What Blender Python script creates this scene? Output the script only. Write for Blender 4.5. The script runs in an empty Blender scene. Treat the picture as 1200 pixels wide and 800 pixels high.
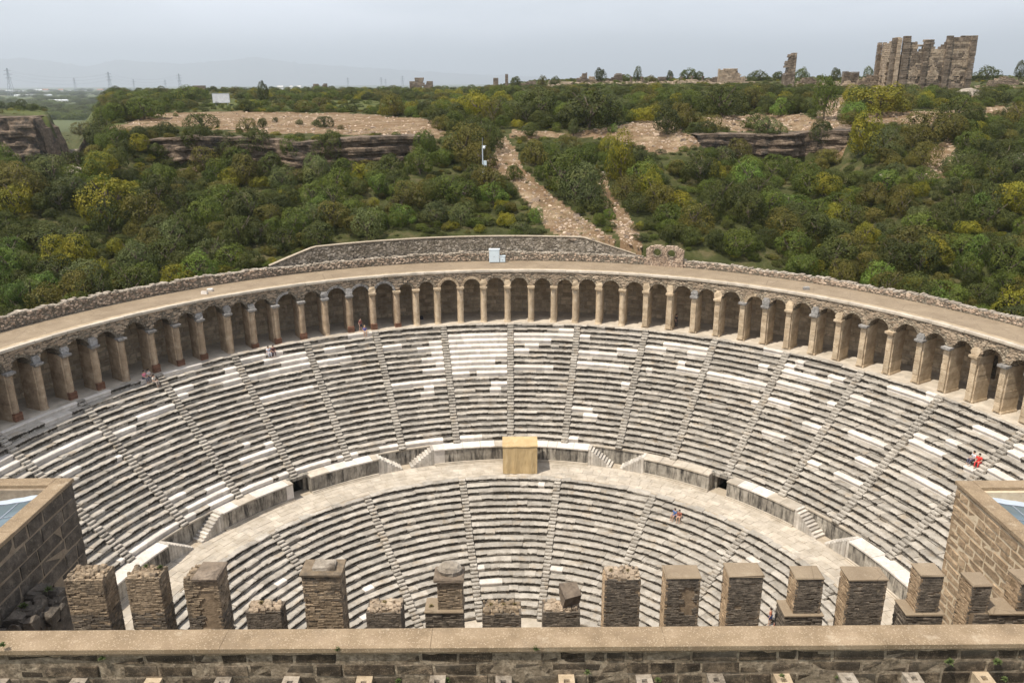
import bpy, math, random
import numpy as np
from mathutils import Vector, Matrix, noise as mnoise
R = random.Random(7)
sc = bpy.context.scene
col = sc.collection
rad = math.radians

# ---------------------------------------------------------------- camera
FPX, PIT, ROL = 933.0, 0.3140, -0.0067
CAM = Vector((0.416, -49.227, 28.815))
cr, sr = math.cos(ROL), math.sin(ROL)
Rt = Vector((1, 0, 0)); Up = Vector((0, math.sin(PIT), math.cos(PIT))); Fw = Vector((0, math.cos(PIT), -math.sin(PIT)))
AX = cr * Rt + sr * Up; AY = -sr * Rt + cr * Up
cd = bpy.data.cameras.new('camera'); cam = bpy.data.objects.new('camera', cd); col.objects.link(cam)
cd.sensor_width = 36; cd.lens = 36 * FPX / 1200; cd.clip_end = 60000; cd.clip_start = 0.5
mw = Matrix((AX, AY, -Fw)).transposed().to_4x4(); mw.translation = CAM; cam.matrix_world = mw
sc.camera = cam

def ray(u, v):
    x = (u - 600) / FPX; y = -(v - 400) / FPX
    return AX * x + AY * y + Fw
def atz(u, v, z):
    d = ray(u, v); return CAM + d * ((z - CAM.z) / d.z)
def atY(u, v, Y):
    d = ray(u, v); return CAM + d * ((Y - CAM.y) / d.y)
def proj(p):
    v = Vector(p) - CAM; w = v.dot(Fw)
    if w < 1: return (-9999, -9999, w)
    return (600 + FPX * v.dot(AX) / w, 400 - FPX * v.dot(AY) / w, w)

# ---------------------------------------------------------------- world, sun, exposure
SUN_EL, SUN_AZ = 63.0, 36.0           # from the left, 36 degrees towards the viewer
sdir = Vector((-math.cos(rad(SUN_EL)) * math.cos(rad(SUN_AZ)), -math.cos(rad(SUN_EL)) * math.sin(rad(SUN_AZ)), math.sin(rad(SUN_EL))))
world = bpy.data.worlds.new('World'); sc.world = world; world.use_nodes = True
wn = world.node_tree; wn.nodes.clear()
def wnode(t): return wn.nodes.new(t)
wo = wnode('ShaderNodeOutputWorld'); bg = wnode('ShaderNodeBackground')
sky = wnode('ShaderNodeTexSky'); sky.sky_type = 'NISHITA'; sky.sun_disc = False
sky.sun_elevation = rad(SUN_EL); sky.sun_rotation = math.atan2(sdir.x, sdir.y) % (2 * math.pi)
sky.air_density = 1.0; sky.dust_density = 2.5; sky.ozone_density = 1.0
tc = wnode('ShaderNodeTexCoord'); mp = wnode('ShaderNodeMapping'); mp.inputs['Scale'].default_value = (1.2, 1.2, 7.0)
nz = wnode('ShaderNodeTexNoise'); nz.inputs['Scale'].default_value = 1.6; nz.inputs['Detail'].default_value = 5; nz.inputs['Roughness'].default_value = .55
cr1 = wnode('ShaderNodeMapRange'); cr1.inputs['From Min'].default_value = .38; cr1.inputs['From Max'].default_value = .64
cr1.inputs['To Min'].default_value = .55; cr1.inputs['To Max'].default_value = .95
mx = wnode('ShaderNodeMix'); mx.data_type = 'RGBA'
mx.inputs[7].default_value = (10.6, 10.95, 11.9, 1)         # thin high cloud veil
wn.links.new(tc.outputs['Generated'], mp.inputs['Vector']); wn.links.new(mp.outputs[0], nz.inputs['Vector'])
wn.links.new(nz.outputs['Fac'], cr1.inputs['Value'])
sx = wnode('ShaderNodeSeparateXYZ'); zr_ = wnode('ShaderNodeMapRange'); zr_.inputs['From Min'].default_value = .05; zr_.inputs['To Min'].default_value = 1.05; zr_.inputs['To Max'].default_value = .5
mm = wnode('ShaderNodeMath'); mm.operation = 'MULTIPLY'; wn.links.new(tc.outputs['Generated'], sx.inputs[0]); wn.links.new(sx.outputs[2], zr_.inputs['Value'])
wn.links.new(cr1.outputs[0], mm.inputs[0]); wn.links.new(zr_.outputs[0], mm.inputs[1]); wn.links.new(mm.outputs[0], mx.inputs[0])
wn.links.new(sky.outputs[0], mx.inputs[6]); wn.links.new(mx.outputs[2], bg.inputs['Color'])
bg.inputs['Strength'].default_value = 0.1
wn.links.new(bg.outputs[0], wo.inputs['Surface'])
sl = bpy.data.lights.new('sun', 'SUN'); sun = bpy.data.objects.new('sun', sl); col.objects.link(sun)
sl.energy = 4.7; sl.angle = rad(0.6); sl.color = (1.0, .93, .82)
sun.rotation_euler = sdir.to_track_quat('Z', 'Y').to_euler(); sun.location = (-60, -30, 90)
sc.view_settings.view_transform = 'Standard'; sc.view_settings.look = 'None'
sc.view_settings.exposure = 0.3; sc.view_settings.gamma = 1
sc.cycles.max_bounces = 6; sc.cycles.diffuse_bounces = 3; sc.cycles.transparent_max_bounces = 8; sc.cycles.volume_bounces = 0
sc.cycles.use_denoising = True

# ---------------------------------------------------------------- materials
class NT:
    def __init__(s, name, rough=.9, spec=.2):
        s.m = bpy.data.materials.new(name); s.m.use_nodes = True; s.t = s.m.node_tree; s.t.nodes.clear()
        s.out = s.t.nodes.new('ShaderNodeOutputMaterial'); s.b = s.t.nodes.new('ShaderNodeBsdfPrincipled')
        s.b.inputs['Roughness'].default_value = rough; s.b.inputs['Specular IOR Level'].default_value = spec
        s.l(s.b.outputs[0], s.out.inputs[0]); s.geo = s.t.nodes.new('ShaderNodeNewGeometry')
        s.pos = s.geo.outputs['Position']
    def l(s, a, b): s.t.links.new(a, b)
    def sv(s, inp, v):
        if hasattr(v, 'links'): s.l(v, inp)
        else: inp.default_value = v
    def noise(s, scale, detail=4, rough=.6, vec=None, stretch=None, dist=0):
        n = s.t.nodes.new('ShaderNodeTexNoise'); n.inputs['Scale'].default_value = scale; n.inputs['Detail'].default_value = detail
        n.inputs['Roughness'].default_value = rough; n.inputs['Distortion'].default_value = dist
        v = vec or s.pos
        if stretch:
            m = s.t.nodes.new('ShaderNodeMapping'); m.inputs['Scale'].default_value = stretch; s.l(v, m.inputs[0]); v = m.outputs[0]
        s.l(v, n.inputs['Vector']); return n.outputs['Fac']
    def voro(s, scale, feat='DISTANCE_TO_EDGE', out='Distance', stretch=None):
        n = s.t.nodes.new('ShaderNodeTexVoronoi'); n.feature = feat; n.inputs['Scale'].default_value = scale
        v = s.pos
        if stretch:
            m = s.t.nodes.new('ShaderNodeMapping'); m.inputs['Scale'].default_value = stretch; s.l(v, m.inputs[0]); v = m.outputs[0]
        s.l(v, n.inputs['Vector']); return n.outputs[out]
    def mr(s, v, a, b, c=0., d=1.):
        n = s.t.nodes.new('ShaderNodeMapRange'); n.inputs[1].default_value = a; n.inputs[2].default_value = b
        n.inputs[3].default_value = c; n.inputs[4].default_value = d; n.clamp = True; s.l(v, n.inputs[0]); return n.outputs[0]
    def ma(s, op, a, b=0.):
        n = s.t.nodes.new('ShaderNodeMath'); n.operation = op; s.sv(n.inputs[0], a); s.sv(n.inputs[1], b); return n.outputs[0]
    def mix(s, f, a, b, mode='MIX'):
        n = s.t.nodes.new('ShaderNodeMix'); n.data_type = 'RGBA'; n.blend_type = mode; s.sv(n.inputs[0], f)
        for i, v in ((6, a), (7, b)):
            if hasattr(v, 'links'): s.l(v, n.inputs[i])
            else: n.inputs[i].default_value = (*v, 1) if len(v) == 3 else v
        return n.outputs[2]
    def ramp(s, f, stops):
        n = s.t.nodes.new('ShaderNodeValToRGB'); e = n.color_ramp.elements
        while len(e) < len(stops): e.new(.5)
        for k, (p, c) in enumerate(stops): e[k].position = p; e[k].color = (*c, 1)
        s.l(f, n.inputs[0]); return n.outputs[0]
    def attr(s, name):
        n = s.t.nodes.new('ShaderNodeAttribute'); n.attribute_name = name; return n.outputs['Fac']
    def acol(s, name):
        n = s.t.nodes.new('ShaderNodeAttribute'); n.attribute_name = name; return n.outputs['Color']
    def rnd(s):
        o = s.t.nodes.new('ShaderNodeObjectInfo')
        return s.ma('FRACT', s.ma('ADD', o.outputs['Random'], s.geo.outputs['Random Per Island']))
    def val(s, c, f):     # multiply colour by a scalar socket
        n = s.t.nodes.new('ShaderNodeVectorMath'); n.operation = 'SCALE'; s.sv(n.inputs[0], c); s.l(f, n.inputs['Scale']); return n.outputs[0]
    def bump(s, h, dist=.03, st=1.0):
        n = s.t.nodes.new('ShaderNodeBump'); n.inputs['Distance'].default_value = dist; n.inputs['Strength'].default_value = st
        s.l(h, n.inputs['Height']); s.l(n.outputs[0], s.b.inputs['Normal'])
    def done(s, c):
        s.sv(s.b.inputs['Base Color'], c); return s.m

def stone(name, cols, scale=1.2, tint=.25, bump=.03, bscale=9, stain=None, sscale=2.5, slo=.45, shi=.62, streak=False, rough=.92):
    m = NT(name, rough)
    c = m.ramp(m.noise(scale, 6, .65), cols)
    g = m.noise(bscale * 3, 3, .7)
    c = m.val(c, m.mr(g, .2, .8, .78, 1.22))
    c = m.val(c, m.mr(m.rnd(), 0, 1, 1 - tint, 1 + tint))
    if stain:
        n2 = m.noise(sscale, 6, .72, stretch=(1, 1, .18) if streak else None)
        c = m.mix(m.mr(n2, slo, shi), c, stain)
    h = m.ma('ADD', m.noise(bscale, 5, .7), m.ma('MULTIPLY', m.noise(bscale * .3, 3), 1.5))
    m.bump(h, bump); return m.done(c)

MT = {}
# weathered seat marble: pale worn tread, black lichen on the front (attribute lichen, 1 = old front)
m = NT('weathered_marble', .85)
c = m.ramp(m.noise(1.1, 6, .68), [(.25, (.23, .203, .168)), (.5, (.395, .358, .305)), (.75, (.53, .488, .425))])
c = m.val(c, m.mr(m.noise(14, 4, .7), .25, .75, .72, 1.22))
c = m.val(c, m.mr(m.rnd(), 0, 1, .78, 1.15))
c = m.mix(m.mr(m.noise(.9, 3), .55, .75, 0, .5), c, (.36, .27, .17))
c = m.mix(m.mr(m.noise(4.5, 5, .8), .58, .72, 0, .55), c, (.1, .085, .07))
lf = m.ma('ADD', m.ma('MULTIPLY', m.attr('lichen'), .92), m.ma('MULTIPLY', m.ma('SUBTRACT', m.noise(5.5, 7, .8), .5), 2.0))
lf = m.ma('ADD', lf, m.ma('MULTIPLY', m.ma('SUBTRACT', m.noise(.5, 4), .5), .7))
lf = m.mr(lf, .37, .56)
c = m.mix(lf, c, m.ramp(m.noise(6, 4), [(.3, (.024, .02, .016)), (.7, (.085, .072, .056))]))
m.bump(m.ma('ADD', m.noise(7, 6, .75), m.noise(1.7, 3)), .05); MT['old'] = m.done(c)
MT['new'] = stone('fresh_marble', [(.3, (.52, .47, .41)), (.6, (.66, .61, .55)), (.8, (.75, .71, .65))], 1.5, .12, .012, 6, stain=(.34, .27, .2), sscale=1.6, slo=.6, shi=.85)
MT['step'] = stone('step_stone', [(.3, (.34, .3, .25)), (.7, (.58, .54, .48))], 1.5, .22, .03, 8, stain=(.07, .06, .05), sscale=3, slo=.6, shi=.72)
MT['slab'] = stone('podium_slab', [(.25, (.17, .15, .125)), (.55, (.36, .325, .27)), (.8, (.5, .46, .4))], 1.3, .28, .03, 7, stain=(.045, .04, .035), sscale=2.2, slo=.46, shi=.64, streak=True)
MT['pave'] = stone('paving_stone', [(.3, (.34, .29, .225)), (.6, (.49, .43, .35)), (.8, (.58, .52, .435))], .8, .1, .012, 9, stain=(.3, .27, .23), sscale=.7, slo=.52, shi=.75)
MT['cream'] = stone('cream_limestone', [(.25, (.3, .22, .14)), (.55, (.48, .38, .26)), (.8, (.62, .52, .39))], 1.6, .15, .03, 8, stain=(.12, .095, .07), sscale=3, slo=.6, shi=.75)
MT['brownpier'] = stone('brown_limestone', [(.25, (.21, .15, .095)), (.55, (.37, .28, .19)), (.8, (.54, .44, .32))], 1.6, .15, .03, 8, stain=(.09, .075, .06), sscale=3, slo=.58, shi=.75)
MT['wallstone'] = stone('gallery_wall_stone', [(.25, (.26, .195, .13)), (.55, (.48, .385, .27)), (.8, (.64, .54, .41))], 1.4, .28, .04, 7, stain=(.13, .1, .07), sscale=1.8, slo=.55, shi=.75)
MT['grey'] = stone('grey_marble', [(.3, (.15, .14, .13)), (.6, (.3, .285, .265)), (.8, (.46, .44, .41))], 4, .2, .04, 9, stain=(.07, .065, .06), sscale=5, slo=.6, shi=.75)
MT['redbrick'] = stone('rusty_brick', [(.3, (.12, .06, .038)), (.7, (.23, .12, .075))], 4, .25, .03, 12)
MT['mortar'] = stone('lime_mortar', [(.3, (.3, .245, .18)), (.7, (.46, .39, .3))], 2, .05, .03, 10)
MT['dark'] = stone('inner_rubble', [(.3, (.2, .155, .11)), (.7, (.36, .29, .21))], 2, .2, .05, 6)
def rubble(name, a, b, mort, scale):
    m = NT(name, .95)
    e = m.voro(scale, stretch=(1, 1, 1.6)); cc = m.voro(scale, 'F1', 'Color', (1, 1, 1.6))
    sepn = m.t.nodes.new('ShaderNodeSeparateColor'); m.l(cc, sepn.inputs[0])
    c = m.mix(sepn.outputs[0], a, b); c = m.val(c, m.mr(m.noise(9, 5, .7), .25, .75, .65, 1.3))
    c = m.mix(m.mr(e, .02, .1, 1, 0), c, mort)
    c = m.val(c, m.mr(m.noise(.35, 4), .3, .7, .8, 1.15))
    m.bump(m.ma('ADD', m.mr(e, 0, .2), m.ma('MULTIPLY', m.noise(8, 5), .5)), .12); return m.done(c)
MT['rubble'] = rubble('rubble_masonry', (.18, .145, .105), (.5, .42, .31), (.27, .22, .16), 3.2)
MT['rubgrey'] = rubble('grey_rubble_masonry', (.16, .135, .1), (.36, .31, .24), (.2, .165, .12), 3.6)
MT['oldmortar'] = stone('weathered_mortar', [(.3, (.13, .1, .068)), (.5, (.23, .18, .125)), (.7, (.4, .325, .235))], 3, .05, .05, 9, stain=(.07, .055, .04), sscale=4, slo=.5, shi=.7)
# screed of the roof walkway and the coping
m = NT('tan_screed', .95)
c = m.ramp(m.noise(.5, 5, .6), [(.3, (.205, .155, .103)), (.7, (.285, .222, .15))])
sp = m.voro(22, 'F1', 'Distance'); c = m.mix(m.mr(sp, .1, .3, .45, 0), c, (.52, .44, .34)); c = m.val(c, m.mr(m.noise(40, 3, .7), .3, .7, .75, 1.22))
c = m.mix(m.mr(m.noise(.22, 5, .6), .5, .8, 0, .55), c, (.26, .2, .14))
c = m.mix(m.mr(m.voro(.35), .0, .012, .6, 0), c, (.12, .09, .06)); c = m.mix(m.mr(m.noise(1.6, 6, .75), .56, .7, 0, .45), c, (.42, .35, .26))
m.bump(m.noise(30, 4, .7), .015); MT['screed'] = m.done(c)
m = NT('tan_coping', .95)
c = m.ramp(m.noise(.7, 5, .6), [(.3, (.19, .137, .085)), (.5, (.265, .195, .122)), (.7, (.335, .252, .165))])
sp = m.voro(9, 'F1', 'Distance', (1, 1, 1)); c = m.mix(m.mr(sp, .12, .38, .5, 0), c, (.56, .45, .32)); c = m.val(c, m.mr(m.noise(30, 3, .7), .3, .7, .72, 1.25))
c = m.mix(m.mr(m.noise(1.3, 5, .7), .55, .75, 0, .5), c, (.25, .18, .12))
c = m.mix(m.mr(m.noise(.45, 6, .75), .52, .68, 0, .6), c, (.2, .15, .1)); c = m.mix(m.mr(m.noise(3.5, 6, .8), .6, .7, 0, .55), c, (.17, .14, .11)); c = m.mix(m.mr(m.noise(.8, 5, .75, stretch=(1, 1, 1)), .6, .7, 0, .4), c, (.55, .46, .34))
m.bump(m.noise(20, 4, .7), .03); MT['coping'] = m.done(c)
# old dark ashlar of the outer wall
m = NT('sooty_ashlar', .95)
c = m.ramp(m.noise(1.7, 6, .7), [(.3, (.028, .021, .015)), (.5, (.07, .052, .035)), (.68, (.24, .18, .12))])
c = m.mix(m.mr(m.voro(11, 'F1', 'Distance'), .08, .2, .6, 0), c, (.42, .34, .25)); c = m.val(c, m.mr(m.noise(22, 4, .8), .3, .7, .5, 1.5))
c = m.mix(m.mr(m.attr('lichen'), 0, 1, 0, .55), c, m.val((.5, .42, .32), m.mr(m.noise(15, 4, .8), .3, .7, .6, 1.3)))
c = m.val(c, m.mr(m.rnd(), 0, 1, .72, 1.3)); m.bump(m.noise(10, 6, .8), .1); MT['ashlar'] = m.done(c)
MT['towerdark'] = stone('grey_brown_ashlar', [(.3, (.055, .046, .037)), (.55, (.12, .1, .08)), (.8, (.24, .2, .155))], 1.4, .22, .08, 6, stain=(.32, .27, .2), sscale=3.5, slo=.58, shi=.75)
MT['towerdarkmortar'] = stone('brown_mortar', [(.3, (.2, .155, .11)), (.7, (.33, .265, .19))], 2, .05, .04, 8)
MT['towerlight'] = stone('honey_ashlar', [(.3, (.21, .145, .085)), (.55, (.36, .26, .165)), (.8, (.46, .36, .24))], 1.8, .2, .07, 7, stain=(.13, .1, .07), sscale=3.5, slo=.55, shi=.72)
MT['towerlightmortar'] = stone('honey_mortar', [(.3, (.46, .36, .24)), (.7, (.6, .5, .36))], 2, .05, .03, 9)
MT['brick'] = stone('roman_brick', [(.25, (.13, .1, .068)), (.5, (.25, .188, .125)), (.8, (.4, .315, .22))], 3.0, .28, .03, 12, stain=(.1, .082, .062), sscale=1.4, slo=.5, shi=.68)
MT['brickgrey'] = stone('dark_rubble_brick', [(.25, (.06, .05, .04)), (.5, (.125, .103, .08)), (.8, (.25, .205, .155))], 3.0, .28, .04, 12, stain=(.3, .24, .16), sscale=2.2, slo=.6, shi=.75)
MT['brickmortar'] = stone('tan_mortar', [(.3, (.15, .11, .072)), (.7, (.3, .225, .15))], 3, .05, .03, 10)
MT['ruin'] = stone('ruin_stone', [(.25, (.075, .058, .043)), (.5, (.17, .132, .097)), (.8, (.31, .25, .19))], .6, .3, .1, 2.5, stain=(.09, .07, .055), sscale=.9, slo=.52, shi=.68)
MT['ruinlight'] = stone('pale_ruin_stone', [(.25, (.24, .18, .125)), (.5, (.36, .28, .2)), (.8, (.48, .4, .3))], .6, .2, .1, 2.5, stain=(.18, .14, .1), sscale=.9, slo=.5, shi=.68)
MT['ruinrub'] = rubble('ruin_rubble', (.15, .115, .085), (.36, .29, .21), (.24, .18, .13), 1.1)
m = NT('cliff_rock', .95)
c = m.ramp(m.noise(.7, 6, .75, stretch=(1, 1, 1.8)), [(.3, (.07, .053, .038)), (.5, (.17, .125, .088)), (.7, (.33, .25, .18))])
c = m.mix(m.mr(m.noise(.35, 5, .7), .5, .62), c, (.075, .062, .05)); c = m.val(c, m.mr(m.noise(5, 5, .7), .3, .7, .6, 1.35))
m.bump(m.noise(1.5, 7, .75, stretch=(1, 1, 3)), .4); MT['cliff'] = m.done(c)
MT['boulder'] = stone('pale_boulder', [(.3, (.2, .165, .125)), (.55, (.36, .31, .25)), (.8, (.5, .45, .38))], .7, .15, .25, 1.5, stain=(.1, .08, .06), sscale=.9, slo=.52, shi=.66)
MT['pebble'] = stone('scree_stone', [(.3, (.28, .2, .14)), (.6, (.42, .33, .25)), (.8, (.6, .52, .43))], 1, .5, .05, 4)
def plain(name, c, rough=.6, spec=.4, metal=0, var=.12, sc_=6):
    m = NT(name, rough, spec); m.b.inputs['Metallic'].default_value = metal
    return m.done(m.val(c, m.mr(m.noise(sc_, 4), .3, .7, 1 - var, 1 + var)))
MT['metalgrey'] = plain('painted_grey_steel', (.45, .5, .54), .45)
MT['cabinet'] = plain('pale_blue_cabinet', (.6, .68, .72), .45, var=.05)
MT['steel'] = plain('galvanised_steel', (.33, .36, .4), .4, metal=.6)
MT['blackgap'] = plain('dark_gap', (.03, .03, .03), .7)
MT['white'] = plain('white_sheeting', (.78, .79, .8), .6, var=.05, sc_=.05)
MT['sign'] = stone('grey_white_board', [(.3, (.5, .5, .52)), (.7, (.66, .66, .68))], 1.2, .05, .005, 6)
m = NT('tan_tarpaulin', .75, .3)
c = m.ramp(m.noise(.8, 4), [(.3, (.43, .305, .15)), (.7, (.55, .41, .22))]); c = m.mix(m.mr(m.noise(1.3, 5, .7, stretch=(1.5, 1, .25)), .55, .7, 0, .5), c, (.66, .53, .33))
m.bump(m.noise(2.2, 4, .6, stretch=(2.5, 1, .5)), .09); MT['tarp'] = m.done(c)
m = NT('roof_glass', .12, .5); MT['glass'] = m.done(m.mr(m.noise(.8, 3), .3, .7, .08, .13)); m.b.inputs['Base Color'].default_value = (.1, .14, .16, 1)
for l_ in list(m.t.links):
    if l_.to_socket == m.b.inputs['Base Color']: m.t.links.remove(l_)
MT['glass'] = m.m
MT['membrane'] = plain('blue_grey_membrane', (.42, .48, .55), .5, var=.1, sc_=2)
MT['farwall'] = plain('pale_render', (.6, .58, .55), .9, var=.05)
MT['farroof'] = plain('clay_roof', (.3, .16, .1), .9)
MT['bark'] = stone('tree_bark', [(.3, (.07, .055, .04)), (.7, (.15, .12, .09))], 4, .2, .03, 8)
MT['weed'] = plain('green_weed', (.1, .13, .04), .8, var=.3)
MT['dryweed'] = plain('dry_weed', (.24, .19, .09), .8, var=.3)
LEAF = {'dark': ((.03, .038, .008), (.072, .085, .016)), 'mid': ((.046, .066, .01), (.108, .14, .02)), 'yellow': ((.112, .115, .01), (.235, .22, .02)),
        'olive': ((.058, .056, .012), (.13, .118, .022)), 'grey': ((.05, .064, .02), (.115, .135, .045)), 'bright': ((.06, .105, .016), (.135, .2, .035))}
for k, (a, b) in LEAF.items():
    m = NT('leaves_' + k, .65, .25)
    f = m.ma('ADD', m.ma('MULTIPLY', m.geo.outputs['Random Per Island'], .3), m.ma('MULTIPLY', m.mr(m.noise(1.1, 3), .3, .7), .7))
    c = m.mix(f, (a[0] * .9, a[1] * .9, a[2] * .9), (b[0] * 1.12, b[1] * 1.12, b[2] * 1.05))
    oi = m.t.nodes.new('ShaderNodeObjectInfo'); c = m.val(c, m.mr(oi.outputs['Random'], 0, 1, .72, 1.3))
    c = m.mix(m.mr(m.noise(.3, 3), .45, .7, 0, .55), c, (b[0] * 1.3, b[1] * 1.08, b[2] * .75))
    tr = m.t.nodes.new('ShaderNodeBsdfTranslucent'); mxs = m.t.nodes.new('ShaderNodeMixShader'); mxs.inputs[0].default_value = .28
    m.l(c, tr.inputs['Color']); m.l(m.b.outputs[0], mxs.inputs[1]); m.l(tr.outputs[0], mxs.inputs[2]); m.l(mxs.outputs[0], m.out.inputs[0])
    MT['leaf_' + k] = m.done(c)
# terrain: attribute colour R = bare soil, G = green grass, B = far fields
m = NT('hillside_soil', .97, .1)
sep = m.t.nodes.new('ShaderNodeSeparateColor'); m.l(m.acol('ground'), sep.inputs[0])
c = m.ramp(m.noise(.35, 6, .7), [(.3, (.03, .033, .012)), (.5, (.055, .06, .02)), (.7, (.13, .105, .055))])
gr = m.ramp(m.noise(.3, 6, .7), [(.3, (.05, .065, .02)), (.6, (.1, .108, .035)), (.8, (.21, .17, .075))])
br = m.ramp(m.noise(.5, 7, .75), [(.28, (.09, .062, .036)), (.42, (.18, .125, .075)), (.56, (.28, .205, .13)), (.78, (.43, .345, .24))])
br = m.val(br, m.mr(m.noise(3.0, 5, .8), .3, .7, .72, 1.25)); br = m.mix(m.mr(m.noise(.16, 5, .7, stretch=(1, 2.2, 1)), .44, .56, 0, .8), br, (.16, .1, .055)); br = m.mix(m.mr(m.noise(.9, 5, .75), .56, .66, 0, .7), br, (.13, .12, .05))
fd = m.ramp(m.voro(.006, 'F1', 'Distance', (1, .5, 1)), [(.1, (.06, .08, .035)), (.4, (.12, .13, .06)), (.7, (.055, .075, .035)), (.9, (.17, .15, .09))])
fn = m.ma('MULTIPLY', m.ma('SUBTRACT', m.noise(.6, 5, .7), .5), .9)
c = m.mix(m.mr(m.ma('ADD', sep.outputs[1], fn), .35, .65), c, gr)
c = m.mix(m.mr(m.ma('ADD', sep.outputs[0], fn), .38, .62), c, br)
c = m.mix(sep.outputs[2], c, fd)
m.bump(m.ma('ADD', m.noise(1.2, 6, .75), m.ma('MULTIPLY', m.noise(6, 4), .3)), .25); MT['ground'] = m.done(c)
m = NT('mountain_rock', .95)
c = m.ramp(m.noise(.0012, 6, .6), [(.3, (.1, .1, .08)), (.7, (.2, .19, .16))])
c = m.mix(m.mr(m.ma('ADD', m.attr('lichen'), m.ma('MULTIPLY', m.ma('SUBTRACT', m.noise(.004, 5, .7), .5), .8)), .7, .9), c, (.85, .86, .88)); MT['mount'] = m.done(c)

# ---------------------------------------------------------------- mesh and object helpers
class MB:
    def __init__(s): s.v = []; s.f = []; s.m = []; s.w = []
    def add(s, vs, fs, mi=0, w=None):
        o = len(s.v); s.v += [tuple(p) for p in vs]; s.f += [tuple(i + o for i in f) for f in fs]; s.m += [mi] * len(fs)
        s.w += list(w) if w is not None else [0.] * len(vs)
    def mesh(s, name, mats, base=(0, 0, 0), smooth=False):
        me = bpy.data.meshes.new(name); b = np.array(base, float)
        me.from_pydata((np.array(s.v, float) - b).tolist() if s.v else [], [], s.f)
        for m_ in (mats if isinstance(mats, (list, tuple)) else [mats]): me.materials.append(MT[m_] if isinstance(m_, str) else m_)
        if any(s.m): me.polygons.foreach_set('material_index', s.m)
        if any(s.w): a = me.attributes.new('lichen', 'FLOAT', 'POINT'); a.data.foreach_set('value', s.w)
        if smooth: me.polygons.foreach_set('use_smooth', [True] * len(me.polygons))
        return me
def wloc(p):
    b = Vector((0, 0, 0))
    while p: b += p.location; p = p.parent
    return b
def part(mb, name, mats, parent=None, label=None, kind=None, smooth=False):
    me = mb.mesh(name, mats, wloc(parent), smooth); o = bpy.data.objects.new(name, me); col.objects.link(o); o.parent = parent
    if label: o['label'] = label
    if kind: o['kind'] = kind
    return o
def tag(o, label=None, cat=None, group=None, kind=None):
    if label: o['label'] = label
    if cat: o['category'] = cat
    if group: o['group'] = group
    if kind: o['kind'] = kind
    return o
def thing(name, label, cat, loc=(0, 0, 0), group=None, kind=None):
    o = bpy.data.objects.new(name, None); col.objects.link(o); o.location = loc; o.empty_display_size = .3
    return tag(o, label, cat, group, kind)
def solid(name, mb, mats, label, cat, base, group=None, kind=None, smooth=False):
    me = mb.mesh(name, mats, base, smooth); o = bpy.data.objects.new(name, me); col.objects.link(o); o.location = base
    return tag(o, label, cat, group, kind)
BOXF = [(0, 3, 2, 1), (4, 5, 6, 7), (0, 1, 5, 4), (1, 2, 6, 5), (2, 3, 7, 6), (3, 0, 4, 7)]
def box(mb, x0, x1, y0, y1, z0, z1, mi=0, jit=0, w=None):
    vs = [(x0, y0, z0), (x1, y0, z0), (x1, y1, z0), (x0, y1, z0), (x0, y0, z1), (x1, y0, z1), (x1, y1, z1), (x0, y1, z1)]
    if jit: vs = [(a + R.uniform(-jit, jit), b + R.uniform(-jit, jit), c + R.uniform(-jit, jit)) for a, b, c in vs]
    mb.add(vs, BOXF, mi, w)
def P(a, r, z=0): return (r * math.sin(a), r * math.cos(a), z)      # a measured from +Y
def arc(mb, a0, a1, r0, r1, z0, z1, n=1, mi=0, zb=None):
    """ring segment box, n angular pieces; z1 / z0 may be functions of angle"""
    vs = []; fz = (lambda a: z1) if not callable(z1) else z1; f0 = (lambda a: z0) if not callable(z0) else z0
    for i in range(n + 1):
        a = a0 + (a1 - a0) * i / n; vs += [P(a, r0, f0(a)), P(a, r1, f0(a)), P(a, r1, fz(a)), P(a, r0, fz(a))]
    fs = [(0, 3, 2, 1), (4 * n, 4 * n + 1, 4 * n + 2, 4 * n + 3)]
    for i in range(n):
        b = 4 * i
        fs += [(b, b + 1, b + 5, b + 4), (b + 1, b + 2, b + 6, b + 5), (b + 2, b + 3, b + 7, b + 6), (b + 3, b, b + 4, b + 7)]
    mb.add(vs, fs, mi)
def worn(F, s0, s1, z0, z1, d0, d1, ch=.03, j=.01, mi=0, w=None):
    """a block with a chamfered front: F(s, d, z) -> point"""
    q = lambda: R.uniform(-j, j)
    c = min(ch, (s1 - s0) * .3, (z1 - z0) * .3)
    b = [(s0, d1, z0), (s1, d1, z0), (s1, d1, z1), (s0, d1, z1)]
    md = [(s0 + q(), d0 + c, z0 + q()), (s1 + q(), d0 + c, z0 + q()), (s1 + q(), d0 + c, z1 + q()), (s0 + q(), d0 + c, z1 + q())]
    fr = [(s0 + c + q(), d0 + q(), z0 + c + q()), (s1 - c + q(), d0 + q(), z0 + c + q()), (s1 - c + q(), d0 + q(), z1 - c + q()), (s0 + c + q(), d0 + q(), z1 - c + q())]
    fs = [(0, 3, 2, 1)]
    for k in range(4):
        n = (k + 1) % 4; fs += [(k, n, 4 + n, 4 + k), (4 + k, 4 + n, 8 + n, 8 + k)]
    fs.append((8, 9, 10, 11))
    return ([F(*p) for p in b + md + fr], fs, mi, [w] * 12 if w else [0.] * 12)
def psize(blk):
    pts = [proj(blk[0][i]) for i in range(0, len(blk[0]), 2)]
    xs = [p[0] for p in pts]; ys = [p[1] for p in pts]; cx = sum(xs) / len(xs); cy = sum(ys) / len(ys)
    if cx < -10 or cx > 1210 or cy < -10 or cy > 812: return -1
    return max(xs) - min(xs) + (max(ys) - min(ys)) * .7
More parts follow.
